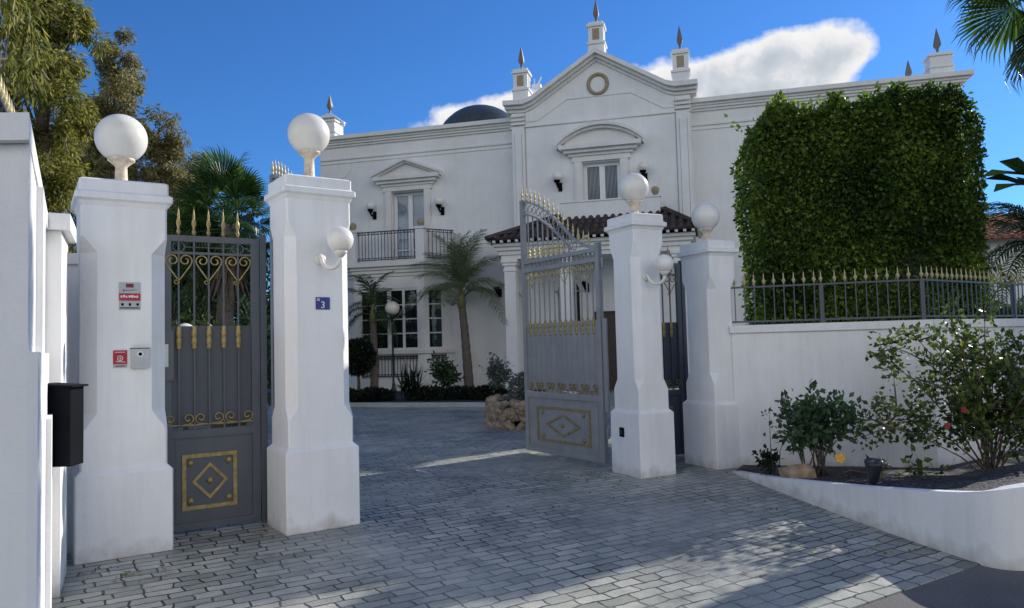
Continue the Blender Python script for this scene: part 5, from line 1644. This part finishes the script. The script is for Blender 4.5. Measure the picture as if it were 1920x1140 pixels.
# fan palm behind the narrow gate
FAN = [fan_frond('fan_frond', 'leaf_fan', 0.62, 0.72, 34, s, 3.0) for s in (1, 2, 3)]
def fan_palm(label, base, h, n, fr, seed, tilt=(R(75), R(-40)), skirt=True, s=1.0, r0=0.17):
    t = thing('fan_palm', label, 'palm tree', base)
    rd = random.Random(seed)
    pts = [(0.02 * i, 0, h * i / 10 - 0.05 * (i == 0)) for i in range(11)]
    MB().tube(pts, [r0 * (1.25 - 0.35 * i / 10) * (1.04 if i % 2 else 0.97) for i in range(11)], 10).build('trunk', 'palmbark', t, True)
    top = Vector(pts[-1])
    for i in range(n):
        u = i / (n - 1)
        place_frond(fr[i % len(fr)], t, top + Vector((0, 0, 0.25 - 0.5 * u)), 2.399 * i + rd.uniform(-.3, .3), tilt[0] + (tilt[1] - tilt[0]) * u, rd.uniform(-.5, .5), s * rd.uniform(0.85, 1.12))
    if skirt:
        mb = MB()
        for i in range(110):
            a = rd.uniform(0, 2 * PI); z = top.z - rd.uniform(0.2, 1.1); ll = rd.uniform(0.4, 0.9)
            b = Vector((r0 * math.cos(a) + top.x, r0 * math.sin(a), z)); e = b + Vector((math.cos(a) * ll * .4, math.sin(a) * ll * .4, -ll)); s_ = Vector((-math.sin(a), math.cos(a), 0)) * 0.05
            mb.add([b - s_, b + s_, e + s_ * .3, e - s_ * .3], [(0, 1, 2, 3)])
        mb.build('dead_fronds', 'skirt', t)
    return t
fan_palm('fan palm with glossy green crown seen above the closed narrow gate', (-6.0, 15.3, 0), 4.2, 36, FAN, 5)
fan_palm('lower dark fan palm at the left of the narrow gate opening', (-7.15, 16.5, 0), 3.5, 30, FAN, 9)
# shrubs seen through the narrow gate
shrub('garden_shrub', 'tangled green shrub seen through the upper bars of the narrow gate', (-6.6, 14.2, 0), branch_stems(16, 3.2, 1.1, 31, 5), 'leaf_mid', 0.12, 70, None, 0.02)
shrub('garden_shrub', 'dark leafy shrub behind the narrow gate next to the numbered pillar', (-5.1, 13.9, 0), branch_stems(14, 2.8, 0.9, 32, 5), 'leaf_dkpalm', 0.12, 70, None, 0.02)
shrub('garden_shrub', 'dry brown branched shrub behind the left side of the narrow gate', (-6.7, 12.6, 0), branch_stems(9, 2.5, 0.55, 33, 4), 'leaf_euc2', 0.09, 22, None, 0.016)
# ================================================================== RIGHT NEIGHBOUR AND PLANTS
t = thing('neighbour_house', 'low white neighbouring house with a terracotta tiled roof at the right edge', 'house', (12.6, 19.5, 0), R(-6))
mb = MB(); mb.wallholes(0, 9, -0.05, 4.0, [(2.2, 3.4, 1.2, 2.5)], 0.0, 0.3); mb.box(0, 9, 0.301, 7, -0.05, 3.99); mb.build('wall', 'house', t)
mb = MB(); mb.add([(-0.4, -0.4, 3.95), (9.4, -0.4, 3.95), (9.4, 3.5, 5.1), (0.9, 3.5, 5.1), (-0.4, 7.4, 3.95), (9.4, 7.4, 3.95)], [(0, 1, 2, 3), (4, 0, 3), (3, 2, 5, 4)])
slope_tiles(mb, (-0.4, -0.4, 3.96), (9.4, -0.4, 3.96), (0.9, 3.5, 5.11), (9.4, 3.5, 5.11), (0, -0.28, 0.96), 0.24, 9)
mb.build('roof', 'redtile', t)
f = MB().box(2.2, 3.4, 0.15, 0.17, 1.2, 2.5).build('window', 'glass_dark', t)
FR = [feather_frond('frond', 'leaf_dkpalm', 1.7, d, 40, 0.36, s, 0.035) for d, s in ((0.25, 11), (0.5, 12), (0.75, 13))]
t = thing('cycad', 'dark arching cycad palm behind the receding railing at the right edge', 'palm tree', (8.95, 12.4, 0))
MB().tube([(0, 0, 0), (0, 0, 1.4), (0, 0, 3.0)], [0.2, 0.18, 0.15], 10).build('trunk', 'palmbark', t, True)
for i in range(20):
    place_frond(FR[i % 3], t, (0, 0, 2.95), 2.399 * i, R(60) - R(75) * i / 19, 0, 0.95)
FY = [feather_frond('frond', 'leaf_hib', 1.3, d, 34, 0.34, s, 0.04) for d, s in ((0.3, 14), (0.7, 15))]
t = thing('areca_palm', 'sunlit yellow green areca clump between the ivy tower and the right edge', 'palm tree', (10.6, 16.0, 0))
for i in range(24):
    a = 2.399 * i
    place_frond(FY[i % 2], t, (0.25 * math.cos(a), 0.25 * math.sin(a), 0.9 + 0.06 * (i % 12)), a, R(80) - R(45) * i / 23, 0, 1.1)
MB().lathe([(0.25, 0), (0.22, 0.8), (0.10, 1.5)], n=12).build('stems', 'petiole', t, True)
shrub('garden_shrub', 'sunlit bushy shrub behind the railing right of the ivy tower', (10.0, 15.2, 0), branch_stems(12, 2.3, 0.7, 61, 4), 'leaf_mid', 0.10, 40, None, 0.016)
# big-leaved plant
t = thing('banana_plant', 'broad leaved plant rising above the cycad at the right edge', 'plant', (9.38, 13.1, 0))
MB().tube([(0, 0, 0), (0, 0, 2.2), (0, 0, 4.45)], [0.14, 0.12, 0.08], 10).build('trunk', 'petiole', t, True)
mb = MB()
for i in range(12):
    a = 2.399 * i; el = R(15 + 5 * (i % 6)); d = Vector((math.cos(a) * math.cos(el), math.sin(a) * math.cos(el), math.sin(el))); s = d.cross(Vector((0, 0, 1))).normalized()
    b = Vector((0, 0, 4.35 - 0.03 * i)); ll = 0.95
    mb.add([b, b + d * .3 + s * .16, b + d * .7 + s * .19 - Vector((0, 0, .03)), b + d * ll - Vector((0, 0, .2)), b + d * .7 - s * .19 - Vector((0, 0, .03)), b + d * .3 - s * .16, b + d * .5 + Vector((0, 0, -.05))], [(0, 1, 6, 5), (1, 2, 6), (2, 3, 6), (3, 4, 6), (4, 5, 6)])
mb.build('leaves', 'leaf_mid', t)
tree('garden_tree', 'unseen leafy tree added past the right edge to shade the driveway', (11.52, 14.60, 0), 7.9, clumps(17, 4.9, 7.25, 0.24, 44, (0.38, 0.48), 0.05), 'leaf_mid', 0.13, 1300, 0.11, None, 0.2, 0.5)  # out of view; crown shaped to cast shade beside the driveway sun patch
# palm reaching in at the top right corner
FANR = [fan_frond('fan_frond', 'leaf_fan', 0.95, 0.85, 40, s, 3.3) for s in (21, 22)]
fan_palm('fan palm reaching down into the top right corner of the picture', (7.25, 9.3, 0), 6.55, 40, FANR, 17, (R(75), R(-72)), False, 1.0, 0.2)

# ================================================================== SKY, SUN, CAMERA
SUN_AZ = (0.78, 0.62); EL = R(25.2)
w = bpy.data.worlds.new('World'); sc.world = w; w.use_nodes = True
nt = w.node_tree
bg = nt.nodes['Background']; bg.inputs['Strength'].default_value = 0.145
sky = nt.nodes.new('ShaderNodeTexSky'); sky.sky_type = 'NISHITA'; sky.sun_disc = False
sky.sun_elevation = EL; sky.sun_rotation = math.atan2(SUN_AZ[0], SUN_AZ[1])
sky.altitude = 50; sky.air_density = 1.0; sky.dust_density = 0.15; sky.ozone_density = 2.5
# one fair-weather cloud hanging behind the villa, placed by compass direction
cd = Vector((0.280, 1.0, 0.385)).normalized()
rt = cd.cross(Vector((0, 0, 1))).normalized(); upv = rt.cross(cd)
tc = N(nt, 'ShaderNodeTexCoord')
def dotn(v):
    d = N(nt, 'ShaderNodeVectorMath', operation='DOT_PRODUCT'); d.inputs[1].default_value = v
    L(nt, tc, 'Generated', d, 0); return d
def mth(op, a, b=None, c=None, clamp=False):
    m_ = N(nt, 'ShaderNodeMath', operation=op); m_.use_clamp = clamp
    for i, q in enumerate((a, b, c)):
        if q is None: continue
        if isinstance(q, (int, float)): m_.inputs[i].default_value = q
        else: nt.links.new(q, m_.inputs[i])
    return m_.outputs[0]
dF = dotn(cd).outputs['Value']; dR = dotn(rt).outputs['Value']; dU = dotn(upv).outputs['Value']
front = mth('GREATER_THAN', dF, 0.3)
cu = mth('DIVIDE', dR, dF); cv = mth('DIVIDE', dU, dF)
cmb = N(nt, 'ShaderNodeCombineXYZ'); nt.links.new(cu, cmb.inputs[0]); nt.links.new(cv, cmb.inputs[1])
n1 = N(nt, 'ShaderNodeTexNoise', Scale=10.0, Detail=9.0, Roughness=0.56); L(nt, cmb, 'Vector', n1, 'Vector')
n2 = N(nt, 'ShaderNodeTexNoise', Scale=22.0, Detail=6.0, Roughness=0.6); L(nt, cmb, 'Vector', n2, 'Vector')
def blob(x, y, a, b):
    e = mth('POWER', mth('DIVIDE', mth('SUBTRACT', cu, x), a), 2.0); f_ = mth('POWER', mth('DIVIDE', mth('SUBTRACT', cv, y), b), 2.0)
    return mth('SUBTRACT', 1.0, mth('SQRT', mth('ADD', e, f_)))
bl = mth('MAXIMUM', mth('MAXIMUM', blob(0.085, -0.016, 0.105, 0.046), blob(-0.06, -0.035, 0.14, 0.040)), mth('MAXIMUM', blob(-0.25, -0.046, 0.16, 0.034), blob(0.03, -0.055, 0.15, 0.05)))
dens = mth('ADD', bl, mth('MULTIPLY', mth('SUBTRACT', n1.outputs['Fac'], 0.50), 1.75))
alpha = mth('MULTIPLY', mth('MULTIPLY', mth('SUBTRACT', dens, 0.03), 4.2, None, True), front)
cshade = ramp(nt, [(0.0, (6.6, 6.6, 6.5)), (0.30, (5.9, 5.9, 6.0)), (0.55, (4.3, 4.6, 5.0)), (1.0, (3.0, 3.4, 3.9))])
shv = mth('ADD', mth('MULTIPLY', dens, 0.62), mth('ADD', mth('MULTIPLY', cv, -2.2), mth('MULTIPLY', mth('SUBTRACT', n2.outputs['Fac'], 0.5), 1.1)), None, True)
nt.links.new(shv, cshade.inputs['Fac'])
tint = mixc(nt, 1.0, 'MULTIPLY'); L(nt, sky, 'Color', tint, 6); tint.inputs[7].default_value = (0.275, 0.585, 1.0, 1)
mx = mixc(nt); nt.links.new(alpha, mx.inputs[0]); L(nt, tint, 2, mx, 6); L(nt, cshade, 'Color', mx, 7)
# unseen bright clouds added behind the viewer as fill light for the shaded fronts
sx = N(nt, 'ShaderNodeSeparateXYZ'); L(nt, tc, 'Generated', sx, 'Vector')
n3 = N(nt, 'ShaderNodeTexNoise', Scale=2.2, Detail=7.0, Roughness=0.6); L(nt, tc, 'Generated', n3, 'Vector')
back = mth('MULTIPLY', mth('SUBTRACT', mth('MULTIPLY', sx.outputs['Y'], -1.0), 0.05), 2.5, None, True)
up_ = mth('MULTIPLY', mth('MULTIPLY', sx.outputs['Z'], 8.0, None, True), mth('MULTIPLY', mth('SUBTRACT', 0.72, sx.outputs['Z']), 4.0, None, True))
cov = mth('MULTIPLY', mth('SUBTRACT', n3.outputs['Fac'], 0.36), 6.0, None, True)
mx2 = mixc(nt); nt.links.new(mth('MULTIPLY', mth('MULTIPLY', back, up_), cov), mx2.inputs[0]); L(nt, mx, 2, mx2, 6); mx2.inputs[7].default_value = (9.9, 9.7, 9.3, 1)
L(nt, mx2, 2, bg, 'Color')

sd = bpy.data.lights.new('Sun', 'SUN'); sd.energy = 5.0; sd.angle = R(0.5); sd.color = (1.0, 0.955, 0.87)
so = bpy.data.objects.new('Sun', sd); COL.objects.link(so)
sv = Vector((SUN_AZ[0] * math.cos(EL), SUN_AZ[1] * math.cos(EL), math.sin(EL)))
so.rotation_mode = 'QUATERNION'; so.rotation_quaternion = sv.to_track_quat('Z', 'Y'); so.location = sv * 60

cam = bpy.data.cameras.new('Camera'); co = bpy.data.objects.new('Camera', cam); COL.objects.link(co)
cam.sensor_width = 36; cam.lens = 36 * 1400 / 1920; cam.clip_start = 0.05; cam.clip_end = 3000
p_ = math.atan(75 / 1400); r_ = 0.027
F = Vector((0, math.cos(p_), math.sin(p_))); U0 = Vector((0, -math.sin(p_), math.cos(p_))); R0 = Vector((1, 0, 0))
RR = R0 * math.cos(r_) - U0 * math.sin(r_); UU = U0 * math.cos(r_) + R0 * math.sin(r_)
mt = Matrix((RR, UU, -F)).transposed().to_4x4(); mt.translation = (0, 0, 1.6)
co.matrix_world = mt
sc.camera = co
